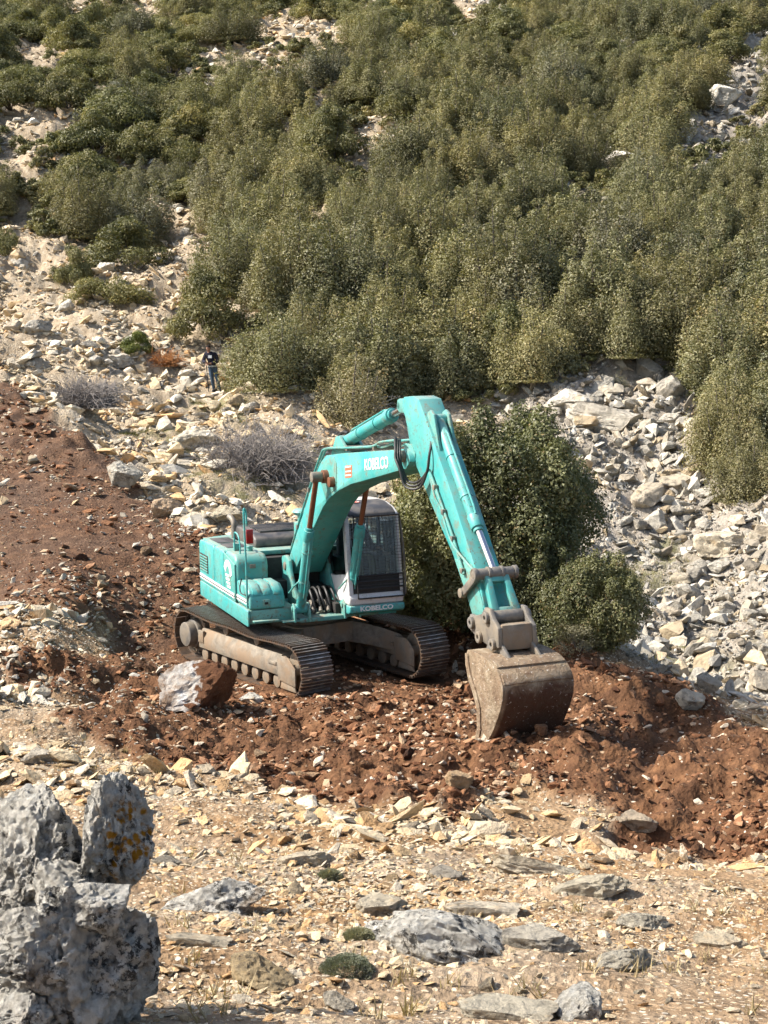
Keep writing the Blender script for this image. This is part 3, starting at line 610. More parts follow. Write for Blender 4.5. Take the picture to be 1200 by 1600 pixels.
cand = np.array(cand); cz = Hz(cand[:, 0], cand[:, 1]); cpx = to_px(np.column_stack([cand, cz])); tops = to_px(np.column_stack([cand, cz + 1.2])); tops2 = to_px(np.column_stack([cand, cz + 2.4]))
ok = (cpx[:, 1] < front_line(cpx[:, 0]) - 2) & (tops[:, 1] > -14) & (cpx[:, 0] > -70) & (cpx[:, 0] < 1270)
for c in CLEAR: ok &= ~inpoly(cpx[:, 0], cpx[:, 1], c) & ~inpoly(tops[:, 0], tops[:, 1], c) & ~(inpoly(tops2[:, 0], tops2[:, 1], c) & (cpx[:, 0] > 850))
n_oak = n_low = 0
for (x_, y_), z_, (px, py), good in zip(cand, cz, cpx, ok):
    if not good or (px < 425 and py > 500): continue
    up_left = px < 330 and py < 420; top = py < 95 + .04*px
    side = ('far left', 'left', 'centre left', 'centre', 'centre right', 'right', 'far right')[int(np.clip(px / 1200 * 7, 0, 6))]
    band = ('topmost strip', 'high part', 'upper middle', 'middle', 'lower middle', 'low part', 'bottom edge')[int(np.clip((py + 20) / 95, 0, 6))]
    low = random.random() < (.62 if up_left else (.55 if top else .10))
    wh = f'{side}, {band} of the thicket'
    if low:
        k = random.randrange(len(LOWS)); s = random.uniform(.95, 1.5); n_low += 1
        shrub('juniper_shrub', LOWS[k], (x_, y_, z_ - .08), (s, s, s*random.uniform(.8, 1.3)), f'{("broad", "compact", "flat", "humped")[k]} low dark juniper, {wh}', 'shrub', 'junipers of the hillside')
    else:
        k = random.choice([0, 1, 2, 3, 4, 5, 0, 1, 3, 6]); s = random.uniform(.72, 1.05) * (1.18 if py > 430 and px > 340 else (1.0 if py > 250 else .98)); n_oak += 1
        tone = 'greyish' if k == 6 else 'olive green'
        shrub('oak_shrub', OAKS[k], (x_, y_, z_ - .1), (s*(1.12 if py > 300 else 1.28),)*2 + (s*random.uniform(.85, 1.1),), f'{("bushy", "broad", "slender", "tall", "wide", "small", "pale")[k]} {tone} oak, {wh}', 'shrub', 'evergreen oaks of the hillside')
SC['shrubs'] = f'{n_oak} {n_low}'; import sys; sys.stderr.write(f'shrubs {n_oak} {n_low}\n')
# single shrubs one can point to
shrub_px('juniper_shrub', LOWS[1], 110, 452, 75, 75, 'dark juniper with a steep left side on the left hillside')
shrub_px('juniper_shrub', LOWS[3], 200, 428, 150, 95, 'broad dark juniper above the low mat on the left hillside')
shrub_px('juniper_shrub', LOWS[2], 165, 476, 150, 50, 'low flat juniper mat below the white rock on the left hillside')
shrub_px('juniper_shrub', LOWS[3], 320, 535, 140, 125, 'dark juniper above the standing person')
shrub_px('juniper_shrub', LOWS[0], 8, 405, 70, 55, 'round dark juniper at the left edge of the hillside')
shrub_px('green_bush', BRIGHT, 210, 555, 60, 42, 'small yellow green bush on the left hillside', 'bush')
shrub_px('green_bush', BRIGHT, 770, 150, 75, 50, 'bright yellow green bush high in the thicket', 'bush')
OAKD = mat_leaf('dark_oak_leaves', (.056,.064,.026), (.108,.116,.050), (.21,.21,.10))
TREE = crown_dome(90, 5.2, 4.9, 120000, .082, OAKD)
TREE2 = crown_oak(93, 2.6, 4.2, 9, 46000, .080, OAKD, .03, .3)
SPREAD = crown_dome(97, 3.6, 2.4, 42000, .078, OAKD, 30)
t = shrub_px('oak_tree', TREE, 780, 990, 365, 375, 'big round evergreen oak standing right behind the excavator arm', 'tree')
t2 = shrub_px('oak_tree', TREE2, 668, 955, 170, 320, 'dark evergreen oak seen between the cab and the raised arm', 'tree')
t3 = shrub_px('oak_tree', TREE2, 862, 1008, 170, 235, 'pale leafed evergreen oak in front of the big one', 'tree')
shrub_px('oak_shrub', SPREAD, 938, 1010, 190, 165, 'low oak shrub spreading right of the bucket')
SAGEB = crown_low(75, 1.5, .9, 5000, .05, SAGE)
shrub_px('sage_bush', SAGEB, 905, 1022, 95, 55, 'small grey green bush on the red bank above the bucket', 'bush')
PALE = crown_oak(95, 2.2, 2.6, 7, 12000, .06, SAGE, .05)
shrub_px('oak_shrub', PALE, 545, 668, 130, 135, 'pale twiggy shrub at the foot of the thicket above the boom')
shrub_px('oak_shrub', PALE, 965, 608, 40, 30, 'tiny oak shrub among the top rocks of the scree')
shrub_px('oak_shrub', OAKS[1], 1180, 785, 150, 130, 'lowest evergreen oak at the right edge of the scree')
shrub_px('oak_shrub', OAKS[4], 1140, 735, 140, 150, 'broad evergreen oak just above the lowest one beside the scree')
shrub_px('oak_shrub', OAKS[0], 1165, 680, 150, 150, 'bushy evergreen oak right of the leaning slab')
def twig_mesh(name, seed, n, R0, H0, rad, mat, segs=5, droop=.5, fork=2):
    """a tangle of bare twigs: thin three-sided tapering shoots"""
    r = np.random.default_rng(seed); V, Fc = [], []
    for _ in range(n):
        a = r.uniform(0, 6.283); e = math.sqrt(r.random()); p = np.array([R0*.3*e*math.cos(a), R0*.3*e*math.sin(a), 0.0])
        d = np.array([math.cos(a)*e*1.3, math.sin(a)*e*1.3, r.uniform(.5, 1.1)]); d /= np.linalg.norm(d); L = H0 * r.uniform(.6, 1.1) * (1 + .5*e) / segs
        for f in range(fork + 1):
            q = p.copy(); dd = d + r.normal(size=3)*.25*f; pts = [q.copy()]
            for k in range(segs):
                dd = dd + r.normal(size=3)*.35; dd[2] -= droop*.12*k; dd /= np.linalg.norm(dd); q = q + dd*L; q[2] = max(q[2], .02); pts.append(q.copy())
            limb(V, Fc, pts, np.linspace(rad, rad*.35, len(pts)), 3)
            p = pts[r.integers(1, 3)]
    me = mesh_np(name, V, Fc); me.materials.append(mat); return me
TWIG = mat_bark('grey_twigs', (.13,.115,.105), (.27,.245,.225)); PALET = mat_bark('bleached_wood', (.42,.37,.30), (.66,.60,.52))
def twigs_px(name, px, py, wpx, n, rad, label, cat='bush', mat=None, h=.55, seed=1):
    p = ground(px, py); wd = wpx * p.y / FPX
    o = link(bpy.data.objects.new(name, twig_mesh(name, seed, n, wd/2, wd*h, rad, mat or TWIG))); o.location = (p.x, p.y, p.z - .03); return tag(o, label, cat)
twigs_px('thorn_bush', 408, 748, 150, 620, .011, 'large leafless grey thorn bush behind the excavator', h=.42, seed=5)
twigs_px('thorn_bush', 138, 636, 85, 380, .011, 'small leafless grey thorn bush on the left hillside', h=.42, seed=6)
twigs_px('thorn_bush', 200, 742, 40, 120, .008, 'thin grey thorn bush behind the boulder at the track edge', h=.4, seed=7)
twigs_px('dry_bush', 258, 572, 42, 160, .010, 'rusty orange dry bush left of the standing person', mat=mat_bark('rusty_twigs', (.26,.11,.04), (.42,.20,.08)), h=.5, seed=8)
twigs_px('dry_bush', 560, 650, 46, 40, .007, 'bare pale twigs standing out of the shrub above the boom', mat=PALET, h=.75, seed=9)
# bleached branch on the bank
def branch(px0, py0, pts, rad, label):
    p = ground(px0, py0); V, Fc = [], []; limb(V, Fc, [(a, b, c) for a, b, c in pts], np.linspace(rad, rad*.5, len(pts)), 7)
    me = mesh_np('branch', V, Fc, True); me.materials.append(PALET); o = link(bpy.data.objects.new('branch', me)); o.location = p; return tag(o, label, 'branch')
branch(702, 946, [(0,0,.04),(.12,0,.08),(.24,.05,.16),(.32,.03,.25),(.42,.06,.28)], .028, 'bleached branch sticking out of the red bank by the arm')
# grey cushion plant in the foreground
def cushion(px, py, wpx, label, seed, name='cushion_plant'):
    p = ground(px, py); wd = wpx * p.y / FPX; r = np.random.default_rng(seed); n = 9000
    d = r.normal(size=(n, 3)); d[:, 2] = np.abs(d[:, 2]); d /= np.linalg.norm(d, axis=1)[:, None]
    P = d * np.array([wd*.5, wd*.42, wd*.36]) * (1 - .25*r.random((n, 1))**2) * (1 + .10*vnoise(d[:, 0]*5, d[:, 1]*5, d[:, 2]*5, 3))[:, None]
    me = leaf_mesh('leaves', P, np.cross(d, r.normal(size=(n, 3))), .014, CUSH, r, 3.0)
    o = empty(name, (p.x, p.y, p.z - .01)); link(bpy.data.objects.new('leaves', me), o); V, Fc = [], []
    for k in range(14): a = k*.45; limb(V, Fc, [(0,0,-.03),(wd*.2*math.cos(a),wd*.2*math.sin(a),wd*.1),(wd*.4*math.cos(a),wd*.35*math.sin(a),wd*.18)], [.006,.004,.002], 4)
    tm = mesh_np('stems', V, Fc); tm.materials.append(TWIG); link(bpy.data.objects.new('stems', tm), o); return tag(o, label, 'plant')
CUSH = mat_leaf('cushion_leaves', (.12,.13,.085), (.20,.21,.145), (.31,.315,.23))
cushion(541, 1522, 96, 'grey green cushion plant left of the wide dark boulder', 3)
cushion(560, 1468, 60, 'small pale cushion plant above the grey green one', 4)
cushion(515, 1372, 46, 'thin dry cushion plant on the gravel in the middle', 5)
# grass: green blades on the flats, dry straw on the near slope
def grass(name, spots, label, mat, h, per, spread, seed):
    r = np.random.default_rng(seed); V = []; rn = []
    for (gx, gy) in spots:
        gz = float(Hz(gx, gy))
        for k in range(per):
            a = r.uniform(0, 6.283); q = spread * r.random(); b = np.array([gx + q*math.cos(a), gy + q*math.sin(a), gz]); hh = h * r.uniform(.5, 1.2)
            tip = b + np.array([r.normal()*.45*hh, r.normal()*.45*hh, hh]); s = np.array([math.cos(a*3), math.sin(a*3), 0]) * hh * .045
            V += [b - s, b + s, tip]; rn.append(r.random())
    me = mesh_np(name, V, np.arange(len(V)).reshape(-1, 3)); fattr(me, 'rnd', rn, 'FACE'); me.materials.append(mat)
    return tag(link(bpy.data.objects.new(name, me)), label, kind='stuff')
gs = []
for g in GRASS:
    g = np.array(g); lo, hi = g.min(0), g.max(0)
    while True:
        c = rng.uniform(lo, hi, (900, 2)); c = c[inpoly(c[:, 0], c[:, 1], g)]; c = c[fbm(c[:, 0]/.8, c[:, 1]/.8, oct=3, seed=91) > .0]; gs += list(c[:260]); break
grass('grass', gs, 'sparse low green grass on the flats', mat_leaf('grass_blades', (.07,.08,.02), (.12,.125,.035), (.20,.18,.07)), .11, 16, .28, 1)
ds = []
for (px, py) in poly_px([(260,1300),(700,1300),(1200,1400),(1200,1600),(300,1600)], 45) + poly_px([(0,1100),(300,1220),(260,1240),(0,1220)], 12):
    p = ground(px, py); ds.append((p.x, p.y))
grass('straw', ds, 'dry straw tufts between the near stones', mat_leaf('straw_blades', (.30,.22,.11), (.42,.33,.18), (.55,.46,.28), (.5,.4,.2)), .10, 14, .07, 2)

# low growth filling the thicket between the shrubs
tufts = bpy.data.collections.new('tuft_shapes')
for k in range(4):
    tm_, _ = crown_low(80 + k, 1.1, .55, 900, .10, OAK if k % 2 else JUN, 8); tufts.objects.link(bpy.data.objects.new('tuft_%d' % k, tm_))
n = 9000; y = np.exp(rng.uniform(math.log(50), math.log(140), n)); x = rng.uniform(-.33, .33, n) * y; z = Hz(x, y); q_ = to_px(np.stack([x, y, z], -1))
ok = (q_[:, 1] < front_line(q_[:, 0]) - 8) & (fbm(x/3, y/3, oct=3, seed=55) > -.35) & ~((q_[:, 0] < 405) & (q_[:, 1] > 480))
for c in CLEAR: ok &= ~inpoly(q_[:, 0], q_[:, 1], c)
x, y, z = x[ok], y[ok], z[ok]; n = len(x); s_ = rng.uniform(.8, 1.7, n)
SRC_KEEP = src; src = tufts
gn_scatter('undergrowth', np.stack([x, y, z - .03], -1), np.stack([np.zeros(n), np.zeros(n), rng.uniform(0, 6.28, n)], -1), np.stack([s_, s_, s_*rng.uniform(.7, 1.3, n)], -1), rng.integers(0, 4, n), np.ones((n, 3)), 'low scrub filling the gaps between the shrubs')
src = SRC_KEEP

# look-alikes that share a label are told apart by their order from the left
bpy.context.view_layer.update()
_same = {}
for o in COL.objects:
    if o.parent is None and o.get('group') and o.get('label') and 'dug earth' not in o['label']: _same.setdefault(o['label'], []).append(o)
_ord = ['leftmost', 'second from left', 'third from left', 'fourth from left', 'fifth from left', 'sixth from left', 'seventh from left', 'eighth from left', 'ninth from left', 'tenth from left']
for lb, os_ in _same.items():
    if 1 < len(os_) <= 10:
        for w_, o in zip(_ord, sorted(os_, key=lambda o: float(to_px(np.array(o.location))[0]))):
            if len((w_ + ' ' + lb).split()) <= 16: o['label'] = w_ + ' ' + lb
# ---------------------------------------------------------------- excavator
def mat_paint(name, base, fade, wear=.5, rough=.42):
    m = NT(name); V = m.obj(); n1 = m.noise(V, 1.6, 5, .62, .4); n2 = m.noise(V, 5.0, 7, .72, .3); n3 = m.noise(V, 22.0, 4, .7)
    c = m.mix(m.ramp(n1, [(.36, 0.0), (.66, .75*wear)]), base, fade)
    c = m.mix(m.ramp(n2, [(.53, 0.0), (.66, min(.62*wear, .9))]), c, (.17,.135,.085))
    c = m.mix(m.math('MULTIPLY', m.ramp(n3, [(.58, 0.0), (.66, .9)]), m.ramp(n1, [(.42, 0.0), (.56, min(wear, 1.0))])), c, (.10,.045,.022))
    ns = m.n('NewGeometry').outputs['Normal']; sp = m.n('SeparateXYZ'); m.l(ns, sp.inputs[0])
    dust = m.math('MULTIPLY', m.mapr(sp.outputs[2], .55, 1.0, 0, .6), m.ramp(n2, [(.30, .25), (.62, 1.0)]))
    c = m.mix(dust, c, (.34,.29,.225))
    m.bsdf(c, m.mapr(n2, .3, .7, rough - .1, rough + .22), m.bump(n3, .08, .01), spec=.45); return m.m
TEAL = mat_paint('teal_paint', (.032,.300,.292), (.110,.345,.312), 1.15)
TEALW = mat_paint('worn_teal_paint', (.040,.275,.255), (.150,.320,.270), 1.4)
CABG = mat_paint('cab_grey_paint', (.56,.55,.54), (.64,.63,.61), .55)
def mat_plain(name, col, rough=.6, metal=0.0, sc=9.0, var=.5, spec=.4, dirt=None):
    m = NT(name); V = m.obj(); n = m.noise(V, sc, 7, .68, .4)
    c = m.mix(m.mapr(n, .3, .7), tuple(v*(1-var*.6) for v in col), tuple(min(v*(1+var*.5), .95) for v in col))
    if dirt: c = m.mix(m.ramp(m.noise(V, 2.6, 7, .66, .5), [(.44, 0.0), (.60, .9)]), c, dirt)
    m.bsdf(c, rough, m.bump(n, .25, .01), metal, spec); return m.m
STEEL = mat_plain('muddy_steel', (.205,.175,.135), .75, .1, 7.0, .7, .3, (.235,.165,.105))
SHOE = mat_plain('track_shoe_steel', (.120,.100,.082), .5, .35, 9.0, .9, .5, (.125,.075,.045))
POLISH = mat_plain('polished_steel', (.42,.38,.33), .4, .6, 14.0, .6, .5, (.20,.13,.085))
GREYS = mat_plain('grey_casting', (.165,.150,.130), .55, .25, 10.0, .6, .45, (.235,.195,.145))
DARK = mat_plain('black_rubber', (.020,.019,.018), .55, 0, 12.0, .4)
HOODB = mat_plain('charcoal_plastic', (.045,.044,.046), .5, 0, 6.0, .5, .45, (.12,.105,.09))
CHROME = mat_plain('chrome_rod', (.62,.61,.60), .18, 1.0, 20.0, .1)
RUSTROD = mat_plain('rusty_rod', (.20,.085,.045), .45, .4, 12.0, .5, .5)
WHITE = mat_plain('white_print', (.66,.66,.63), .5, 0, 30.0, .2)
REDP = mat_plain('red_print', (.62,.13,.07), .5, 0, 20.0, .3)
REDL = mat_plain('red_lamp', (.35,.015,.015), .25, 0, 8.0, .2)
INNER = mat_plain('dark_machinery_and_shade', (.030,.027,.024), .8, 0, 10.0, .6)
SEATM = mat_plain('seat_cloth', (.045,.06,.08), .9, 0, 20.0, .3)
def mat_bucket():
    m = NT('muddy_bucket_steel'); V = m.obj(); n = m.noise(V, 4.0, 6, .68, .5); n2 = m.noise(V, 14.0, 6, .7)
    c = m.ramp(n, [(.3, (.12,.080,.050)), (.5, (.235,.178,.115)), (.62, (.31,.25,.175)), (.78, (.42,.36,.275))])
    sp = m.n('SeparateXYZ'); m.l(V, sp.inputs[0])
    c = m.mix(m.ramp(m.noise(V, 2.2, 6, .7, .4), [(.44, 0.0), (.62, .45)]), c, (.20,.115,.065))
    mud = m.mapr(m.math('ADD', sp.outputs[2], m.math('MULTIPLY', m.math('SUBTRACT', n, .5), .7)), 1.78, 1.60)
    mud = m.math('MULTIPLY', mud, m.mapr(sp.outputs[1], -.44, -.40))
    c = m.mix(m.math('MULTIPLY', mud, m.ramp(n2, [(.25, .75), (.6, 1.0)])), c, m.ramp(n2, [(.3, (.045,.021,.012)), (.7, (.095,.044,.024))]))
    c = m.mix(m.ramp(m.noise(V, 22.0, 5, .7), [(.61, 0.0), (.68, .75)]), c, (.60,.57,.51))
    m.bsdf(c, .8, m.bump(n2, .8, .06), .1, .3); return m.m
BUCK = mat_bucket()
def mat_glass():
    m = NT('tinted_glass'); tr = m.n('BsdfTransparent'); tr.inputs[0].default_value = (.60,.66,.66,1); g = m.n('BsdfGlossy'); g.inputs['Roughness'].default_value = .04
    fr = m.n('Fresnel'); fr.inputs[0].default_value = 1.45; mx = m.n('MixShader'); m.l(m.math('ADD', m.math('MULTIPLY', fr.outputs[0], .9), .03), mx.inputs[0]); m.l(tr.outputs[0], mx.inputs[1]); m.l(g.outputs[0], mx.inputs[2]); m.l(mx.outputs[0], m.out.inputs[0]); return m.m
GLASS = mat_glass()

class MB:
    def __init__(s): s.bm = bmesh.new()
    def quadring(s, rings, caps=True, close=False):
        vs = [[s.bm.verts.new(p) for p in r] for r in rings]; n = len(vs[0]); m = len(vs)
        for i in range(m if close else m-1):
            for k in range(n): s.bm.faces.new((vs[i][k], vs[i][(k+1) % n], vs[(i+1) % m][(k+1) % n], vs[(i+1) % m][k]))
        if caps and not close: s.bm.faces.new(vs[0][::-1]); s.bm.faces.new(vs[-1])
        return s
    def box(s, x0, x1, y0, y1, z0, z1): return s.quadring([[(x0,y0,z),(x1,y0,z),(x1,y1,z),(x0,y1,z)] for z in (z0, z1)])
    def prism(s, prof, y0, y1):
        """profile in (x, z), extruded across y"""
        a = sum(prof[i][0]*prof[(i+1) % len(prof)][1] - prof[(i+1) % len(prof)][0]*prof[i][1] for i in range(len(prof)))
        if a > 0: prof = prof[::-1]
        return s.quadring([[(p[0], y, p[1]) for p in prof] for y in (y0, y1)])
    def plan(s, prof, z0, z1): return s.quadring([[(p[0], p[1], z) for p in prof] for z in (z0, z1)])
    def tube(s, pts, r, n=10, r1=None):
        pts = [Vector(p) for p in pts]; rings = []; up = None
        for i, p in enumerate(pts):
            t = (pts[min(i+1, len(pts)-1)] - pts[max(i-1, 0)]).normalized()
            if up is None: up = t.orthogonal().normalized()
            u = (up - t*up.dot(t)).normalized(); up = u; v = t.cross(u); rr = r if r1 is None else r + (r1-r)*i/(len(pts)-1)
            rings.append([p + rr*(math.cos(6.28318*k/n)*u + math.sin(6.28318*k/n)*v) for k in range(n)])
        return s.quadring(rings)
    def cyl(s, p0, p1, r, n=20, r1=None): return s.tube([p0, p1], r, n, r1)
    def ring(s, c, axis, r0, r1, h, n=24):
        c = Vector(c); t = Vector(axis).normalized(); u = t.orthogonal().normalized(); v = t.cross(u)
        for a in range(0, 1):
            prof = [(r0, -h/2), (r1, -h/2), (r1, h/2), (r0, h/2)]
            s.quadring([[c + q*(math.cos(6.28318*k/n)*u + math.sin(6.28318*k/n)*v) + t*hh for q, hh in prof] for k in range(n)], close=True)
        return s
    def build(s, name, mat, parent=None, bevel=0.0, seg=2, smooth=True, rot=None, label=None):
        bmesh.ops.remove_doubles(s.bm, verts=s.bm.verts, dist=1e-5); bmesh.ops.recalc_face_normals(s.bm, faces=s.bm.faces)
        if bevel:
            ed = [e for e in s.bm.edges if len(e.link_faces) == 2 and e.calc_face_angle(0) > R(38)]
            bmesh.ops.bevel(s.bm, geom=ed, offset=bevel, segments=seg, profile=.5, affect='EDGES', clamp_overlap=True)
        me = bpy.data.meshes.new(name); s.bm.to_mesh(me); s.bm.free()
        if smooth: me.polygons.foreach_set('use_smooth', np.ones(len(me.polygons), bool)); me.set_sharp_from_angle(angle=R(35))
        me.materials.append(mat); o = link(bpy.data.objects.new(name, me), parent)
        if rot: o.rotation_euler = rot
        if label: o['label'] = label
        return o
def spline(pts, n=8):
    P = [np.array(p, float) for p in pts]; P = [2*P[0]-P[1]] + P + [2*P[-1]-P[-2]]; o = []
    for i in range(1, len(P)-2):
        for k in range(n):
            t = k/n; o.append(.5*((2*P[i]) + (P[i+1]-P[i-1])*t + (2*P[i-1]-5*P[i]+4*P[i+1]-P[i+2])*t*t + (3*P[i]-P[i-1]-3*P[i+1]+P[i+2])*t**3))
    o.append(P[-2]); return [tuple(p) for p in o]
def lettering(text, parent, mat, origin, right, up, height, width=None, bold=.0, name='lettering', shear=0.0):
    """flat letters lying in the plane of right and up, a few millimetres thick"""
    cu = bpy.data.curves.new('t', 'FONT'); cu.body = text; cu.size = 1.0; cu.extrude = .004; cu.offset = bold; cu.shear = shear; cu.resolution_u = 4
    to = bpy.data.objects.new('t', cu); COL.objects.link(to); dg = bpy.context.evaluated_depsgraph_get(); me = bpy.data.meshes.new_from_object(to.evaluated_get(dg))
    bpy.data.objects.remove(to); co = np.empty(len(me.vertices)*3); me.vertices.foreach_get('co', co); co = co.reshape(-1, 3)
    lo, hi = co.min(0), co.max(0); sx = (width / (hi[0]-lo[0])) if width else height / (hi[1]-lo[1]); sy = height / (hi[1]-lo[1])
    r_, u_ = np.array(Vector(right).normalized()), np.array(Vector(up).normalized()); nrm = np.cross(r_, u_)
    q = np.array(origin) + np.outer((co[:, 0]-lo[0])*sx, r_) + np.outer((co[:, 1]-lo[1])*sy, u_) + np.outer(co[:, 2], nrm)
    me.vertices.foreach_set('co', q.astype(np.float32).ravel()); me.update(); me.materials.clear(); me.materials.append(mat)
    o = link(bpy.data.objects.new(name, me), parent); o['label'] = text + ' in ' + mat.name.split('_')[0] + ' letters'; return o

EX = empty('excavator', (MX, MY, -.035), HEAD); tag(EX, 'worn teal crawler excavator digging on the red earth cut', 'excavator')
# ---- undercarriage, turned against the upper body
G2, TD2, SW = 1.195, 1.83, .30
def track_loop():
    """closed path of the chain (x, z), rear sprocket to front idler"""
    pts = []; rz, fz, r = .475, .445, .405
    for k in range(13): a = R(90 - 15*k); pts.append((TD2 + r*math.cos(a), fz + r*math.sin(a)))
    for k in range(1, 14): pts.append((TD2 - 2*TD2*k/14, fz - r + .002))
    for k in range(13): a = R(-90 - 15*k); pts.append((-TD2 + (r+.02)*math.cos(a), rz + (r+.02)*math.sin(a)))
    for k in range(1, 14): f = k/14; pts.append((-TD2 + 2*TD2*f, rz + r + .02 + (fz - rz - .02)*f - .035*math.sin(math.pi*f)*math.sin(2.2*math.pi*f)**2 - .03*math.sin(math.pi*f)))
    return np.array(pts)
LOOP = track_loop()
def along(n):
    P = np.vstack([LOOP, LOOP[:1]]); d = np.r_[0, np.cumsum(np.linalg.norm(np.diff(P, axis=0), axis=1))]; o = []
    for k in range(n):
        s_ = d[-1]*k/n; p = np.array([np.interp(s_, d, P[:, 0]), np.interp(s_, d, P[:, 1])]); q = np.array([np.interp((s_+.04) % d[-1], d, P[:, 0]), np.interp((s_+.04) % d[-1], d, P[:, 1])])
        o.append((p, math.atan2(q[1]-p[1], q[0]-p[0])))
    return o
b = MB(); b.prism([(-.09,.0),(.104,.0),(.104,.022),(-.09,.022)], -SW, SW)
for gx in (-.078, -.012, .054): b.prism([(gx,.022),(gx+.024,.022),(gx+.020,.056),(gx+.004,.056)], -SW, SW)
shoe0 = b.build('shoe', SHOE, None, 0, smooth=False); shoe_me = shoe0.data; shoe_me.materials.append(POLISH)
for f_ in shoe_me.polygons: f_.material_index = 1 if f_.center.z > .045 else 0
bpy.data.objects.remove(shoe0)
b = MB(); b.cyl((0,-.16,0), (0,.16,0), .085, 14); b.cyl((0,-.19,0), (0,-.13,0), .115, 14); b.cyl((0,.13,0), (0,.19,0), .115, 14)
roll0 = b.build('roller', STEEL, None, .008); roll_me = roll0.data; bpy.data.objects.remove(roll0)
for side in (-1, 1):
    yc = side*G2; b = MB()
    for s2 in (-1, 1):   # side plates with an inward sloping upper chord
        yo = yc + s2*.235; yi = yc + s2*.10
        b.quadring([[(x_, yo, .30), (x_, yo, .50), (x_, yc + s2*.15, .64), (x_, yi, .64), (x_, yi, .30)] for x_ in (-1.42, 1.40)])
    b.box(-1.35, 1.40, yc-.12, yc+.12, .60, .63)
    for s2 in (-1, 1):
        b.prism([(1.42,.24),(1.98,.20),(1.98,.50),(1.75,.66),(1.42,.66)], yc + s2*.225, yc + s2*.255)
        b.prism([(1.45,.10),(1.96,.10),(1.92,.19),(1.50,.23)], yc + s2*.20, yc + s2*.23)
        b.box(1.10, 1.36, yc + s2*.24 - .012, yc + s2*.24 + .035, .46, .52)
        b.box(-1.42, -1.22, yc + s2*.24 - .012, yc + s2*.24 + .045, .40, .62)
    b.box(1.42, 1.50, yc-.22, yc+.22, .28, .62)
    fr = b.build('track_frame', STEEL, EX, .012, rot=(0, 0, TURN))
    b = MB(); inner = [(p[0]*.985, .45 + (p[1]-.45)*.90) for p in LOOP]; outer = [(p[0], p[1]) for p in LOOP]
    for yy in (yc-.085, yc+.085): b.quadring([[(i[0], yy-.03, i[1]), (o[0], yy-.03, o[1]), (o[0], yy+.03, o[1]), (i[0], yy+.03, i[1])] for i, o in zip(inner, outer)], close=True)
    b.build('chain', SHOE, fr, smooth=False)
    for p_, a_ in along(50):
        o = link(bpy.data.objects.new('shoe', shoe_me), fr); o.location = (p_[0], yc, p_[1]); o.rotation_euler = (0, -a_, 0)
    for k in range(8):
        o = link(bpy.data.objects.new('roller', roll_me), fr); o.location = (-1.28 + .365*k, yc, .175)
    for k in (-.55, .55):
        o = link(bpy.data.objects.new('carrier_roller', roll_me), fr); o.location = (k, yc, .74); o.scale = (.8, .8, .8)
    b = MB(); b.cyl((-TD2, yc-.05, .475), (-TD2, yc+.05, .475), .34, 28)
    for k in range(21): a = 6.28318*k/21; b.cyl((-TD2 + .345*math.cos(a), yc-.045, .475 + .345*math.sin(a)), (-TD2 + .345*math.cos(a), yc+.045, .475 + .345*math.sin(a)), .03, 6)
    b.build('sprocket', STEEL, fr, .0)
    b = MB(); b.cyl((-TD2, yc, .475), (-TD2, yc + side*.31, .475), .225, 28); b.cyl((-TD2, yc + side*.02, .475), (-TD2, yc + side*.16, .475), .27, 28); b.build('final_drive', GREYS, fr, .02)
    b = MB(); b.cyl((TD2, yc-.09, .445), (TD2, yc+.09, .445), .33, 28); b.cyl((TD2, yc-.20, .445), (TD2, yc+.20, .445), .10, 16); b.build('idler', STEEL, fr, .015)
b = MB()   # centre frame: drum, flat top and four arched legs
b.plan([(-.62,-.62),(.62,-.62),(.75,-.5),(.75,.5),(.62,.62),(-.62,.62),(-.75,.5),(-.75,-.5)], .52, .88)
for sx in (-1, 1):
    for sy in (-1, 1):
        rings = []
        for f in np.linspace(0, 1, 7):
            x_ = sx*(.30 + .75*f**1.3); y_ = sy*(.35 + .72*f); hw = .30 + .10*f; zt = .87 - .20*f*f; zb = .50 - .14*f*f - .04*f
            rings.append([(x_-hw, y_, zb), (x_+hw, y_, zb), (x_+hw, y_, zt), (x_-hw, y_, zt)])
        b.quadring(rings)
cf = b.build('center_frame', STEEL, EX, .015, rot=(0, 0, TURN))
b = MB(); b.cyl((0,0,.87), (0,0,1.06), .66, 40); b.cyl((0,0,.93), (0,0,1.0), .72, 40); b.build('swing_bearing', STEEL, EX, .01)
# ---- upper body: deck, counterweight, right-hand side
b = MB(); b.box(-2.2, 1.06, -1.33, -.50, 1.06, 1.30); b.box(-2.2, .25, -.50, 1.33, 1.06, 1.30); b.box(.25, 1.20, -.50, .34, 1.04, 1.12); b.box(.25, 1.15, .34, 1.30, 1.06, 1.15)
deck = b.build('deck', TEALW, EX, .02)
b = MB(); b.box(1.10, 1.24, -.80, -.50, 1.075, 1.10); b.box(1.10, 1.22, -1.30, -.86, 1.115, 1.14); b.build('step', TEALW, deck, .006)
b = MB(); b.prism([(-2.3,1.02),(1.06,1.02),(1.085,1.06),(1.085,1.28),(1.06,1.31),(-2.3,1.31)], -1.372, -1.334); b.build('side_skirt', TEAL, EX, .018, 3)
b = MB(); arc = [(-1.72,-1.35),(-2.30,-1.345)] + [(-2.30 - .47*math.sin(a), -1.345 + 1.345*(1-math.cos(a))) for a in np.linspace(.35, 1.57, 8)]
arc = arc + [(x_, -y_) for x_, y_ in arc[::-1]]
b.plan(arc, 1.08, 1.98); b.quadring([[(x_*f - (1-f)*1.9, y_*g, z_) for x_, y_ in arc] for z_, f, g in ((1.978, 1, 1), (2.06, .985, .985), (2.10, .95, .95))]); b.build('counterweight', TEAL, EX, .02, 3)
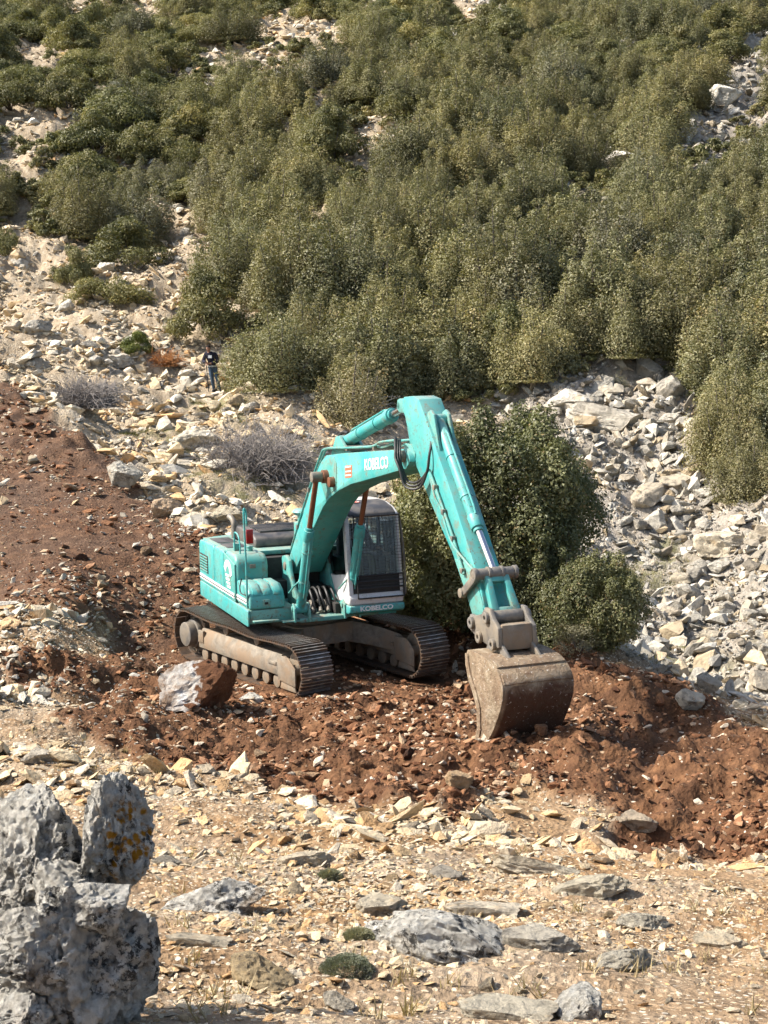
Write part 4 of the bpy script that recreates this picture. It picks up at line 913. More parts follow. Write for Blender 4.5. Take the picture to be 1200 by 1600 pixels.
b = MB(); b.prism([(-2.32,1.31),(-1.19,1.31),(-1.19,2.06),(-1.24,2.12),(-2.25,2.10),(-2.32,2.02)], -1.365, -1.20)
pn = b.build('louver_panel', TEAL, EX, .03, 3)
for k in range(6): b = MB(); z_ = 1.545 + .052*k; b.prism([(-2.22,z_),(-1.66,z_),(-1.66,z_+.026),(-2.22,z_+.026)], -1.384, -1.362); b.build('slat', DARK if False else TEALW, pn, .003)
b = MB(); b.box(-2.25, -1.63, -1.369, -1.360, 1.53, 1.86); b.build('louver_shade_plate', INNER, pn, .0)  # flat dark plate, its colour stands in for the shade between the slats
b = MB(); b.prism([(-1.175,1.31),(-.485,1.31),(-.485,2.08),(-.53,2.12),(-1.13,2.12),(-1.175,2.07)], -1.368, -1.15); b.build('side_door', TEAL, EX, .03, 3)
b = MB(); b.prism([(-.47,1.31),(.26,1.31),(.26,1.98),(-.47,2.10)], -1.367, -1.34); b.build('side_door', TEALW, EX, .02, 3)
b = MB(); b.prism([(-.47,1.31),(.28,1.31),(.30,1.92),(.26,2.05),(.14,2.13),(-.47,2.13)], -1.345, -.76); hood = b.build('tank_cover', TEALW, EX, .07, 5)
b = MB(); b.box(.31, .325, -1.10, -1.0, 1.90, 1.97); b.build('marker_plate', GREYS, hood)
b = MB(); b.box(-2.28, -.47, -1.30, -.78, 2.085, 2.125); top = b.build('walkway_cover', TEALW, EX, .02)
for x0, x1 in ((-2.05,-1.42), (-1.32,-.72)): b = MB(); b.box(x0, x1, -1.22, -.86, 2.124, 2.137); b.build('anti_slip_plate', HOODB, top, .004)
b = MB(); b.prism([(.26,1.31),(1.075,1.31),(1.06,1.50),(.98,1.62),(.80,1.70),(.26,1.71)], -1.335, -.70); tb = b.build('tool_box', TEAL, EX, .045, 4)
for y0 in (-1.26, -1.08, -.90): b = MB(); b.prism([(.42,1.705),(.82,1.695),(.98,1.615),(1.03,1.54),(1.045,1.545),(.995,1.635),(.83,1.718),(.42,1.728)], y0, y0+.14); b.build('rib', TEAL, tb, .008)
b = MB(); b.box(1.066, 1.082, -1.10, -.98, 1.36, 1.47); b.build('latch', TEALW, tb, .006); b = MB(); b.box(1.08, 1.088, -1.07, -1.01, 1.39, 1.43); b.build('latch_shade_plate', INNER, tb)  # second box: raised dark plate painted as the shade of a hollow
for k, (z0, z1, mt) in enumerate(((1.425,1.462,WHITE),(1.405,1.420,HOODB),(1.378,1.398,WHITE))):
    b = MB(); b.prism([(-2.28,z0),(.24,z0),(.24,z1),(-2.28,z1)], -1.3775, -1.364); b.build('stripe', mt, EX, smooth=False)
    b = MB(); b.prism([(.27,z0),(1.02,z0),(1.02,z1),(.27,z1)], -1.3415, -1.33); b.build('stripe', mt, EX, smooth=False)
b = MB()   # white crescent mark with short bars below it
arcp = [(-.18 + .27*math.cos(a), 1.78 + .22*math.sin(a)) for a in np.linspace(R(165), R(-5), 14)] + [(-.17 + .14*math.cos(a), 1.72 + .17*math.sin(a)) for a in np.linspace(R(-5), R(165), 14)]
b.quadring([[(p[0], y_, p[1]) for p in arcp] for y_ in (-1.3735, -1.362)])
for k, (a, c_) in enumerate(((-.26,.0),(-.24,.0),(-.20,.0),(-.18,0))): b.prism([(a-.08,1.70-.065*k),(a+.17,1.70-.065*k),(a+.17,1.74-.065*k),(a-.08,1.74-.065*k)], -1.3735, -1.362)
b.build('emblem', WHITE, EX, smooth=False)
# engine bay behind: charcoal hood, precleaner, exhaust
b = MB(); b.box(-1.75, -.10, -.76, .30, 1.30, 2.00); b.box(-.1, .2, -.72, -.34, 1.3, 1.62); b.build('engine_bay', INNER, EX, .02)
b = MB(); b.box(-2.1, -.30, -.80, 1.30, 2.02, 2.10); b.build('bay_lid', TEALW, EX, .015)
b = MB(); b.prism([(-2.05,2.09),(-.72,2.09),(-.66,2.14),(-.70,2.26),(-.84,2.33),(-1.95,2.36),(-2.05,2.30)], -.72, .62); eh = b.build('engine_hood', HOODB, EX, .05, 4)
for k in range(9): b = MB(); x_ = -1.86 + .11*k; b.box(x_, x_+.045, -.55, .45, 2.335, 2.372); b.build('vent_rib', HOODB, eh, .008)
b = MB(); b.cyl((-.75,.22,2.1), (-.75,.22,2.52), .17, 20); b.cyl((-.75,.22,2.52), (-.75,.22,2.66), .10, 16); b.build('air_cleaner', TEALW, EX, .015)
b = MB(); b.cyl((-.75,.22,2.64), (-.75,.22,2.70), .13, 20, .20); b.cyl((-.75,.22,2.70), (-.75,.22,2.76), .20, 20, .15); b.build('precleaner_cap', TEAL, EX, .01)
b = MB(); b.tube(spline([(-2.12,-.72,2.1),(-2.12,-.72,2.30),(-2.14,-.72,2.40),(-2.22,-.74,2.47),(-2.32,-.76,2.49)], 6), .055, 14); b.build('exhaust_pipe', GREYS, EX)
# right-hand mirror pole with red lamp and guard rail
b = MB(); b.tube(spline([(1.00,-1.352,1.33),(1.00,-1.352,1.9),(.95,-1.352,2.55),(.92,-1.352,2.95),(.90,-1.33,3.02),(.88,-1.30,2.94),(.90,-1.30,2.72)], 6), .017, 8); pole = b.build('mirror_pole', TEAL, EX)
b = MB(); b.box(.885, .905, -1.31, -1.19, 2.42, 2.66); b.build('mirror', REDL, pole, .008)
b = MB(); b.tube(spline([(.70,-1.36,1.80),(.72,-1.40,1.66),(.86,-1.42,1.58),(.99,-1.38,1.56)], 6), .012, 8); b.build('catch', DARK, pole)
b = MB(); b.box(-.42, -.30, -1.2, -1.1, 2.13, 2.26); b.cyl((-.2,-.95,2.13), (-.2,-.95,2.20), .05, 12); b.cyl((-.2,-.95,2.19), (-.2,-.95,2.22), .065, 12); b.build('filler_cap', TEALW, EX, .01)
b = MB(); b.tube(spline([(-.3,-1.2,2.13),(-.31,-1.2,2.40),(-.25,-1.2,2.47),(-.05,-1.2,2.44),(.05,-1.2,2.30),(.06,-1.2,2.13)], 6), .014, 8); b.build('guard_rail', TEAL, EX)
# ---- boom bracket, cylinders, boom, arm
for y0 in (-.40, .31):
    b = MB(); b.prism([(-.42,1.30),(.70,1.12),(.74,1.36),(.42,1.72),(.30,1.98),(.12,2.06),(-.08,2.02),(-.20,1.85)], y0, y0+.07); b.build('boom_bracket', TEALW, EX, .02)
b = MB(); b.box(-.25, .40, -.33, .31, 1.12, 1.50); b.box(.40, 1.05, -.33, -.25, 1.1, 1.3); b.box(.40, 1.05, .2, .3, 1.1, 1.3); b.build('swing_frame', INNER, EX, .02)
b = MB()
for k in range(6): y_ = -.24 + .095*k; b.tube(spline([(.30,y_,1.35),(.55,y_+.01,1.52),(.80,y_+.02*((k % 3)-1),1.42),(.92,y_+.03,1.14)], 6), .024, 7)
b.build('hose_bundle', DARK, EX)
b = MB()
for k in range(3): y_ = -.16 + .14*k; b.tube(spline([(.42,y_,1.16),(.70,y_+.03,1.30),(.98,y_-.02,1.17)], 6), .032, 8)
b.build('valve_block', GREYS, EX)
b = MB(); b.cyl((.10,-.42,1.86), (.10,.42,1.86), .07, 18); b.build('boom_pin', GREYS, EX, .01)
YB = .262
upper = [(-.12,1.90),(-.06,2.02),(.72,2.80),(1.03,3.12),(1.45,3.54),(1.81,3.83),(2.10,3.96),(3.0,4.06),(3.82,4.135),(4.7,4.215),(5.36,4.275)]
lower = [(5.70,4.22),(5.74,4.13),(5.58,4.02),(4.46,3.81),(3.26,3.59),(2.68,3.44),(2.20,3.265),(1.86,3.08),(1.43,2.75),(.81,2.25),(.16,1.72),(.04,1.74)]
b = MB(); b.prism(upper + [(5.55,4.30)] + lower, -YB, YB); boom = b.build('boom', TEAL, EX, .016)
for y0 in (-YB-.008, YB-.006): b = MB(); b.prism([(1.72,3.58),(2.06,3.90),(2.52,3.98),(2.62,3.86),(2.60,3.46),(2.30,3.36),(2.05,3.24)], y0, y0+.014); b.build('patch_plate', TEALW, boom, .004)
for s2 in (-1, 1): b = MB(); b.prism([(2.02,3.92),(2.32,4.28),(2.46,4.29),(2.90,4.05)], s2*.14-.03, s2*.14+.03); b.build('cylinder_ear', TEALW, boom, .012)
b = MB(); b.cyl((2.15,-.50,3.62), (2.15,.50,3.62), .075, 18); b.cyl((2.15,-.36,3.62), (2.15,.36,3.62), .11, 18); b.cyl((2.48,-.36,3.56), (2.48,-.2,3.56), .085, 18); b.build('boss', RUSTROD, boom, .01)
lettering('KOBELCO', boom, WHITE, (3.92, -YB-.001, 3.86), (1, 0, .115), (0, 0, 1), .175, 1.0, .02)
b = MB(); b.prism([(3.02,3.67),(3.34,3.71),(3.35,3.90),(3.03,3.86)], -YB-.004, -YB+.002); b.build('warning_label', REDP, boom, smooth=False)
for k, z_ in enumerate((3.70, 3.76, 3.83)): b = MB(); b.prism([(3.05,z_),(3.31,z_+.033),(3.31,z_+.055),(3.05,z_+.022)], -YB-.007, -YB+.001); b.build('label_line', WHITE, boom, smooth=False)
for k in range(4):   # steel pipes along the back of the boom
    y_ = -.24 + .05*k + (.16 if k > 1 else 0); up_ = .05
    b = MB(); pts = [(-.05,y_,2.12),(.65,y_,2.86),(1.38,y_,3.60),(1.74,y_,3.92),(2.05,y_-.02,4.06),(3.0,y_-.02,4.14),(4.2,y_-.02,4.24),(4.6,y_-.02,4.26 if k % 2 else 4.33),(5.25,y_-.02,4.40)]
    b.tube(spline(pts, 5), .019, 8); b.build('pipe', TEALW, boom)
for f in ((.40,2.58),(1.1,3.30),(3.1,4.14),(4.3,4.24)): b = MB(); b.box(f[0]-.03, f[0]+.03, -.27, .16, f[1]-.04, f[1]+.04); b.build('pipe_clamp', GREYS, boom, .006)
def cylinder(name, base, gland, eye, rb, rr, rodmat, parent=EX, mat=None):
    """hydraulic ram: barrel from its base pin to the gland, rod from there to the rod eye"""
    B, Gd, E = Vector(base), Vector(gland), Vector(eye); t = (Gd-B).normalized(); b = MB()
    b.cyl(B, Gd - t*.10, rb, 20); b.cyl(Gd - t*.20, Gd, rb*1.13, 20); b.cyl(Gd, Gd + t*.05, rb*.85, 16); ax = Vector((0,1,0)); b.cyl(B - ax*rb*1.3, B + ax*rb*1.3, rb*1.05, 16)
    o = b.build(name, mat or TEAL, parent, .008)
    b = MB(); b.cyl(Gd, E, rr, 16); b.build('rod', rodmat, o); b = MB(); b.cyl(E - ax*rb*1.1, E + ax*rb*1.1, rb*1.05, 16); b.build('rod_eye', GREYS, o, .01)
    for f in (.35, .72):
        c_ = B + (Gd-B)*f; b = MB(); b.ring(c_, t, rb*.98, rb*1.12, .03); b.build('clamp_band', mat or TEAL, o)
    q = t.cross(ax).normalized(); q = q if q.x + q.z > 0 else -q
    b = MB(); b.tube([B + t*.25 + q*rb*1.05, B + t*.32 + q*rb*1.35, Gd - t*.30 + q*rb*1.35, Gd - t*.18 + q*rb*1.1], .016, 8); b.build('oil_pipe', mat or TEAL, o); return o
for s2 in (-1, 1): cylinder('boom_cylinder', (1.12, s2*.45, 1.28), (1.70, s2*.45, 2.70), (2.15, s2*.45, 3.62), .083, .045, RUSTROD)
for y_ in (-.45, .45): b = MB(); b.prism([(.92,1.08),(1.26,1.06),(1.24,1.30),(1.12,1.38),(1.0,1.32)], y_+.11, y_+.15); b.prism([(.92,1.08),(1.26,1.06),(1.24,1.30),(1.12,1.38),(1.0,1.32)], y_-.15, y_-.11); b.cyl((1.12,y_-.17,1.28), (1.12,y_+.17,1.28), .05, 14); b.build('cylinder_foot', TEALW, EX, .01)
cylinder('arm_cylinder', (2.38, 0, 4.19), (4.42, 0, 4.71), (5.10, 0, 4.88), .098, .055, CHROME)
b = MB(); b.tube(spline([(1.9,.1,3.96),(2.0,.1,4.15),(2.15,.1,4.28),(2.40,.08,4.34)], 6), .026, 8); b.tube(spline([(1.85,-.02,3.96),(1.98,-.02,4.20),(2.2,0,4.33),(2.44,0,4.33)], 6), .026, 8); b.build('hose', DARK, EX)
YA = .172
armp = [(5.24,4.84),(5.25,4.96),(5.32,5.01),(5.62,5.03),(5.86,5.00),(5.98,4.87),(6.32,4.52),(6.50,4.30),(6.90,3.86),(7.40,3.26),(7.82,2.76),(7.97,2.42),(7.96,2.28),(7.88,2.15),(7.74,2.15),(7.66,2.24),(7.42,2.56),(6.95,3.02),(6.60,3.30),(6.18,3.66),(5.84,3.98),(5.62,4.16),(5.50,4.40),(5.36,4.72)]
b = MB(); b.prism(armp, -YA, YA); arm = b.build('arm', TEAL, EX, .016)
for s2 in (-1, 1):
    b = MB(); b.prism([(6.05,4.62),(6.07,4.82),(6.17,4.86),(6.29,4.80),(6.50,4.28)], s2*.11-.022, s2*.11+.022); b.build('cylinder_ear', TEALW, arm, .01)
    b = MB(); b.prism([(5.26,4.10),(5.46,4.02),(5.70,4.06),(5.74,4.24),(5.60,4.36),(5.36,4.36)], s2*YA-.012, s2*YA+.012); b.build('boss_plate', TEALW, arm, .005)
    b = MB(); b.prism([(7.05,2.95),(7.60,2.95),(7.92,2.50),(7.95,2.30),(7.85,2.16),(7.70,2.19),(7.40,2.56)], s2*YA-.009, s2*YA+.009); b.build('wear_plate', TEALW, arm, .004)
b = MB(); b.cyl((5.52,-.34,4.19), (5.52,.34,4.19), .085, 20); b.build('arm_pin', GREYS, arm, .01)
b = MB(); b.cyl((5.10,-.17,4.88), (5.10,.17,4.88), .06, 16); b.prism([(5.03,4.84),(5.06,4.96),(5.14,4.98),(5.34,4.99),(5.34,4.78),(5.10,4.79)], -.17, -.11); b.prism([(5.03,4.84),(5.06,4.96),(5.14,4.98),(5.34,4.99),(5.34,4.78),(5.10,4.79)], .11, .17); b.build('cylinder_lug', TEALW, arm, .01)
cylinder('bucket_cylinder', (6.17, 0, 4.72), (7.40, 0, 3.38), (7.90, 0, 2.87), .078, .045, CHROME)
b = MB()
for k in range(3): o_ = .035*k; b.tube(spline([(5.24,-.22-.02*k,4.37+o_*.4),(5.44,-.29-o_,4.40+o_*.5),(5.62,-.36-o_,4.30),(5.70,-.39-o_,4.18),(5.74+o_,-.38-o_,4.05),(5.86+o_,-.34-o_,3.88-o_),(6.08+o_,-.29,3.88-o_),(6.30,-.24,4.04),(6.34,-.22,4.26),(6.28,-.16,4.44)], 7), .018, 8)
b.build('hose', DARK, EX)
b = MB(); b.tube(spline([(6.30,-.21,4.06),(6.50,-.205,3.84),(6.75,-.205,3.58),(7.05,-.205,3.26),(7.30,-.21,2.96),(7.42,-.21,2.80)], 6), .022, 8); b.tube(spline([(6.32,-.215,4.02),(6.55,-.235,3.72),(6.72,-.215,3.55),(7.08,-.235,3.18),(7.5,-.22,2.98),(7.72,-.21,2.90)], 6), .016, 8); b.build('hose', TEALW, EX)
b = MB()
for p_ in ((6.5,3.84),(6.78,3.54),(7.08,3.22),(7.38,2.84)): b.box(p_[0]-.035, p_[0]+.035, -.24, -.18, p_[1]-.035, p_[1]+.035)
b.build('hose_clamp', GREYS, arm, .006)
# ---- links, coupler and bucket
for s2 in (-1, 1):
    b = MB(); A_, B_ = Vector((7.44, s2*.235, 2.56)), Vector((7.90, s2*.235, 2.87)); t = (B_-A_).normalized(); n_ = Vector((-t.z, 0, t.x))*.055
    b.quadring([[p + n_ + Vector((0,y_,0)) for p in (A_,)] + [B_ + n_ + Vector((0,y_,0)), B_ - n_ + Vector((0,y_,0)), A_ - n_ + Vector((0,y_,0))] for y_ in (-.025, .025)])
    b.cyl((7.44,s2*.235-.03*s2,2.56), (7.44,s2*.235+.05*s2,2.56), .065, 16); b.build('side_link', GREYS, EX, .012)
b = MB(); b.cyl((7.90,-.30,2.87), (7.90,.30,2.87), .072, 20); b.ring((7.90,-.28,2.87), (0,1,0), .06, .085, .05); b.ring((7.90,.28,2.87), (0,1,0), .06, .085, .05); b.ring((7.90,-.09,2.87), (0,1,0), .06, .09, .04); b.ring((7.90,.09,2.87), (0,1,0), .06, .09, .04); b.build('link_pin', GREYS, EX, .006)
b = MB(); T_, L_ = Vector((7.90,0,2.87)), Vector((8.24,0,2.38)); t = (L_-T_).normalized(); q = Vector((-t.z,0,t.x))*.05
for y0, y1 in ((-.20,-.095), (.095,.20)): b.quadring([[T_ + t*.02 + q + Vector((0,y_*.82,0)), T_ + t*.02 - q + Vector((0,y_*.82,0)), L_ - q + Vector((0,y_,0)), L_ + q + Vector((0,y_,0))] for y_ in (y0, y1)])
for f0, f1 in ((.05,.22), (.80,.97)): b.quadring([[T_ + (L_-T_)*f + q*.9 + Vector((0,y_,0)) for y_ in (-.11, .11)] + [T_ + (L_-T_)*f - q*.9 + Vector((0,y_,0)) for y_ in (.11, -.11)] for f in (f0, f1)])
hl = b.build('bucket_link', TEALW, EX, .016)
b = MB(); b.cyl((8.24,-.20,2.38), (8.24,.20,2.38), .085, 20); b.build('link_tube', GREYS, hl, .012)
b = MB()
for s2 in (-1, 1): b.prism([(7.66,2.26),(7.72,2.34),(7.86,2.34),(8.06,2.40),(8.16,2.50),(8.30,2.50),(8.38,2.40),(8.54,2.30),(8.56,2.06),(8.30,2.02),(8.05,2.06),(7.82,2.10),(7.70,2.14)], s2*.235-.03, s2*.235+.03)
b.box(8.02, 8.50, -.21, .21, 2.06, 2.18); b.build('quick_coupler', GREYS, EX, .014)
b = MB(); b.prism([(8.36,2.32),(8.53,2.33),(8.55,2.02),(8.40,2.00)], -.205, .205); cpl = b.build('coupler_box', STEEL, EX, .012)
b = MB()
for p_ in ((7.80,2.24),(8.24,2.38),(8.42,2.08),(8.03,2.10)):
    for s2 in (-1, 1): b.ring((p_[0], s2*.285, p_[1]), (0,1,0), .03, .075, .05, 20)
b.build('pin_collar', GREYS, EX, .006)
b = MB(); b.cyl((7.80,-.28,2.24), (7.80,.28,2.24), .05, 16); b.build('arm_end_pin', GREYS, EX)
BW = .46
back = spline([(8.10,1.97),(8.36,1.985),(8.66,1.965),(8.92,1.90),(9.08,1.76),(9.10,1.60),(9.03,1.42),(8.90,1.22),(8.74,1.02),(8.50,.82),(8.34,.735)], 4)
_bk = np.array(back); _dd = np.gradient(_bk, axis=0); _dd /= np.linalg.norm(_dd, axis=1)[:, None]
th = [(q_[0] + d_[1]*.035, q_[1] - d_[0]*.035) for q_, d_ in zip(_bk, _dd)]
b = MB(); b.quadring([[(o_[0], -BW, o_[1]), (o_[0], BW, o_[1]), (i_[0], BW, i_[1]), (i_[0], -BW, i_[1])] for o_, i_ in zip(back, th)]); bucket = b.build('bucket', BUCK, EX, .006)
sidep = back + [(8.30,.80),(8.40,1.06),(8.39,1.30),(8.28,1.46),(8.16,1.58),(8.07,1.78),(8.06,1.90)]
for s2 in (-1, 1):
    b = MB(); b.prism(sidep, s2*BW-.016, s2*BW+.016); b.build('side_plate', BUCK, bucket, .005)
    b = MB(); b.prism([(8.30,.78),(8.40,1.06),(8.39,1.30),(8.28,1.46),(8.16,1.58),(8.07,1.78),(8.06,1.92),(8.13,1.93),(8.17,1.78),(8.26,1.62),(8.38,1.50),(8.49,1.32),(8.50,1.05),(8.42,.84)], s2*(BW+.02)-.014, s2*(BW+.02)+.014); b.build('side_cutter', BUCK, bucket, .005)
    b = MB(); b.prism([(8.10,1.95),(8.20,2.12),(8.40,2.16),(8.54,2.10),(8.78,1.955)], s2*.205-.022, s2*.205+.022); b.cyl((8.05,s2*.19,2.10), (8.05,s2*.25,2.10), .06, 14); b.build('bucket_ear', GREYS, bucket, .01)
for k, (i0, i1) in enumerate(((9, 13), (14, 18))):
    b = MB(); b.quadring([[(o_[0]+.012*(o_[0]-8.4), -BW+.005, o_[1]+.022), (o_[0]+.012*(o_[0]-8.4), BW-.005, o_[1]+.022), (i_[0], BW-.005, i_[1]), (i_[0], -BW+.005, i_[1])] for o_, i_ in zip(back[i0:i1], th[i0:i1])]); b.build('wear_strip', BUCK, bucket, .004)
b = MB(); b.prism([(8.56,.84),(8.30,.70),(8.27,.735),(8.52,.90)], -BW-.02, BW+.02); b.build('cutting_lip', BUCK, bucket, .006)
for k in range(5):
    y_ = -BW + .03 + (2*BW-.06)*k/4
    b = MB(); b.quadring([[(8.40,y_-.05,.74),(8.40,y_+.05,.74),(8.36,y_+.05,.84),(8.36,y_-.05,.84)],[(8.24,y_-.045,.645),(8.24,y_+.045,.645),(8.22,y_+.045,.725),(8.22,y_-.045,.725)],[(8.12,y_-.028,.585),(8.12,y_+.028,.585),(8.115,y_+.028,.60),(8.115,y_-.028,.60)]]); b.build('tooth', GREYS, bucket, .008)
# ---- cab
CY0, CY1 = .335, 1.335
cabroot = None
b = MB(); b.prism([(-.40,1.30),(1.40,1.30),(1.425,1.42),(1.39,1.50),(1.33,1.52),(-.40,1.56)], CY0, CY1); cab = b.build('cab', CABG, EX, .035, 4)
b = MB(); b.prism([(-.40,1.14),(1.34,1.14),(1.44,1.18),(1.445,1.30),(-.40,1.30)], CY0-.006, CY1+.006); b.build('cab_skirt', TEAL, cab, .03, 3)
lettering('KOBELCO', cab, WHITE, (1.4465, .52, 1.20), (0, 1, 0), (0, 0, 1), .085, .60, .035)
roof = [(-.42,2.78),(-.40,2.90),(-.25,2.975),(.2,3.0),(.70,2.985),(1.02,2.93),(1.20,2.85),(1.23,2.78)]
b = MB(); b.prism(roof, CY0, CY1); b.build('roof', CABG, cab, .05, 4)
b = MB(); b.prism([(.42,3.0),(.70,3.0),(1.04,2.942),(1.215,2.86),(1.235,2.81),(1.0,2.86),(.6,2.9),(.42,2.92)], CY0+.06, CY1-.06); b.build('roof_hatch', HOODB, cab, .03, 3)
b = MB(); b.ring((.72, .72, 3.002), (.06,0,1), .0005, .075, .006, 24); b.build('round_sticker', REDP, cab, smooth=False); b = MB(); b.ring((.72, .72, 3.0035), (.06,0,1), .05, .062, .006, 24); b.build('sticker_ring', WHITE, cab, smooth=False)
def pillar(prof, y0, y1, mat=CABG, name='pillar'): b = MB(); b.prism(prof, y0, y1); return b.build(name, mat, cab, .018, 3)
for y0, y1 in ((CY0, CY0+.085), (CY1-.06, CY1)):
    pillar([(1.28,1.48),(1.405,1.48),(1.20,2.82),(1.08,2.82)], y0, y1); pillar([(-.40,1.5),(-.30,1.5),(-.30,2.82),(-.40,2.82)], y0, y1); pillar([(.28,1.5),(.36,1.5),(.30,2.82),(.22,2.82)], y0, y1, HOODB)
pillar([(-.38,1.5),(1.36,1.5),(1.33,1.84),(.6,1.72),(-.38,1.72)], CY0+.004, CY0+.06, CABG, 'side_panel')
pillar([(-.38,1.5),(1.36,1.5),(1.33,1.66),(-.38,1.66)], CY1-.055, CY1-.004, CABG, 'side_panel')
pillar([(-.40,1.5),(-.34,1.5),(-.34,2.05),(-.40,2.05)], CY0+.02, CY1-.02, CABG, 'rear_panel')
def pane(name, quad):
    b = MB(); v = [b.bm.verts.new(p) for p in quad]; b.bm.faces.new(v); o = b.build(name, GLASS, cab, smooth=False); return o
pane('windshield', [(1.385,CY0+.075,1.50),(1.385,CY1-.05,1.50),(1.185,CY1-.05,2.82),(1.185,CY0+.075,2.82)])
pane('side_window', [(-.30,CY0+.03,1.72),(1.30,CY0+.03,1.84),(1.14,CY0+.03,2.80),(-.30,CY0+.03,2.80)])
pane('side_window', [(-.30,CY1-.03,1.66),(1.32,CY1-.03,1.66),(1.14,CY1-.03,2.80),(-.30,CY1-.03,2.80)])
pane('rear_window', [(-.37,CY0+.05,2.05),(-.37,CY1-.05,2.05),(-.37,CY1-.05,2.80),(-.37,CY0+.05,2.80)])
# wire guard in front of the windshield: frame bars and a grid
def wpt(y_, f, off=.05): return (1.405 - .205*f + off, y_, 1.42 + 1.42*f)
b = MB(); ya, yb = CY0+.15, CY1-.005
for y_ in (ya, yb): b.tube([wpt(y_, 0), wpt(y_, 1)], .012, 8)
for f in (.0, .12, .20, .27, .98): b.tube([wpt(ya, f), wpt(yb, f)], .014, 8)
guard = b.build('window_guard', DARK, cab)
b = MB()
for k in range(1, 13): y_ = ya + (yb-ya)*k/13; b.tube([wpt(y_, .27), wpt(y_, .98)], .0032, 5)
for k in range(1, 19): f = .27 + .71*k/19; b.tube([wpt(ya, f), wpt(yb, f)], .0032, 5)
for k in range(1, 6): f = .02 + .045*k; b.tube([wpt(ya, f), wpt(yb, f)], .005, 5)
b.build('wire_mesh', DARK, guard)
b = MB(); b.prism([(1.36,1.50),(1.395,1.50),(1.345,1.80),(1.31,1.80)], CY0+.09, CY1-.06); b.build('lower_front_panel', INNER, cab, .006)
b = MB()
b.tube(spline([(1.30,CY1+.05,1.42),(1.32,CY1+.07,1.50),(1.24,CY1+.07,2.2),(1.10,CY1+.06,2.70),(1.0,CY1+.02,2.78)], 6), .016, 8); b.tube(spline([(.80,CY1+.05,1.45),(.82,CY1+.08,1.55),(.78,CY1+.08,2.3),(.70,CY1+.03,2.7)], 6), .016, 8)
for k in range(7): z_ = 1.55 + .16*k; b.tube([(1.31 - .16*k*.14, CY1+.065, z_), (.81, CY1+.075, z_)], .006, 6)
b.build('side_guard', GREYS, cab)
b = MB(); dp = spline([(.55,1.52),(.62,1.75),(.66,2.0),(.62,2.2),(.55,2.3)], 6); b.quadring([[(x_, CY1+.04, z_), (x_+.10, CY1+.20, z_), (x_+.06, CY1+.24, z_), (x_-.05, CY1+.06, z_)] for x_, z_ in dp]); b.build('door_edge', CABG, cab, .01)
b = MB(); b.box(-.30, 1.28, CY0+.07, CY1-.07, 1.52, 1.56); b.build('cab_floor', INNER, cab)
b = MB(); b.box(.02, .52, .60, 1.10, 1.78, 1.90); b.prism([(-.06,1.86),(.08,1.86),(.0,2.52),(-.12,2.52)], .62, 1.08); b.box(.05, .5, .65, 1.05, 1.56, 1.78); b.build('seat', SEATM, cab, .03, 3)
for y_ in (.50, 1.20): b = MB(); b.box(.15, .75, y_-.07, y_+.07, 1.56, 2.02); b.cyl((.68,y_,2.0), (.72,y_,2.22), .022, 10, .03); b.build('console', DARK, cab, .02)
# a second teal strip: hoses looping over the boom cylinder feet
for s2 in (-1, 1):
    b = MB(); b.tube(spline([(1.20,s2*.45+.09,1.50),(1.28,s2*.45+.11,1.72),(1.34,s2*.45+.02,1.82),(1.30,s2*.45-.12,1.74),(1.05,s2*.45-.18,1.55)], 6), .015, 8); b.build('hose', TEALW, EX)
# ---------------------------------------------------------------- people
def mat_cloth(name, col, var=.35, sc=18.0, rough=.9):
    m = NT(name); V = m.obj(); n = m.noise(V, sc, 6, .65); n2 = m.noise(V, 5.0, 4, .6, .8)
    c = m.mix(m.mapr(n2, .3, .7), tuple(v*(1-var) for v in col), tuple(v*(1+var) for v in col)); m.bsdf(c, rough, m.bump(n2, .6, .04), spec=.2); return m.m
SKIN = mat_cloth('skin', (.33,.185,.125), .15, 30.0, .6); NAVY = mat_cloth('dark_navy_cloth', (.022,.021,.032)); JEANS = mat_cloth('blue_denim', (.055,.085,.125)); SHOEL = mat_cloth('dark_shoe', (.025,.024,.028)); HAIRM = mat_cloth('dark_hair', (.018,.013,.010)); SHIRT = mat_cloth('pale_shirt', (.42,.44,.42)); OLIVE = mat_cloth('olive_cloth', (.10,.095,.04))
def skin_mesh(J, E, rad, sub=2):
    """a tapered surface grown along connected joints"""
    nm = list(dict.fromkeys([n for e in E for n in e])); ix = {n: i for i, n in enumerate(nm)}
    me = bpy.data.meshes.new('s'); me.from_pydata([J[n] for n in nm], [(ix[a], ix[b]) for a, b in E], []); o = bpy.data.objects.new('s', me); COL.objects.link(o)
    md = o.modifiers.new('k', 'SKIN'); sv = me.skin_vertices[0].data
    for n, i in ix.items(): r = rad[n]; sv[i].radius = r if isinstance(r, tuple) else (r, r); sv[i].use_root = (i == 0)
    s_ = o.modifiers.new('s', 'SUBSURF'); s_.levels = s_.render_levels = sub
    dg = bpy.context.evaluated_depsgraph_get(); out = bpy.data.meshes.new_from_object(o.evaluated_get(dg)); bpy.data.objects.remove(o)
    out.polygons.foreach_set('use_smooth', np.ones(len(out.polygons), bool)); return out
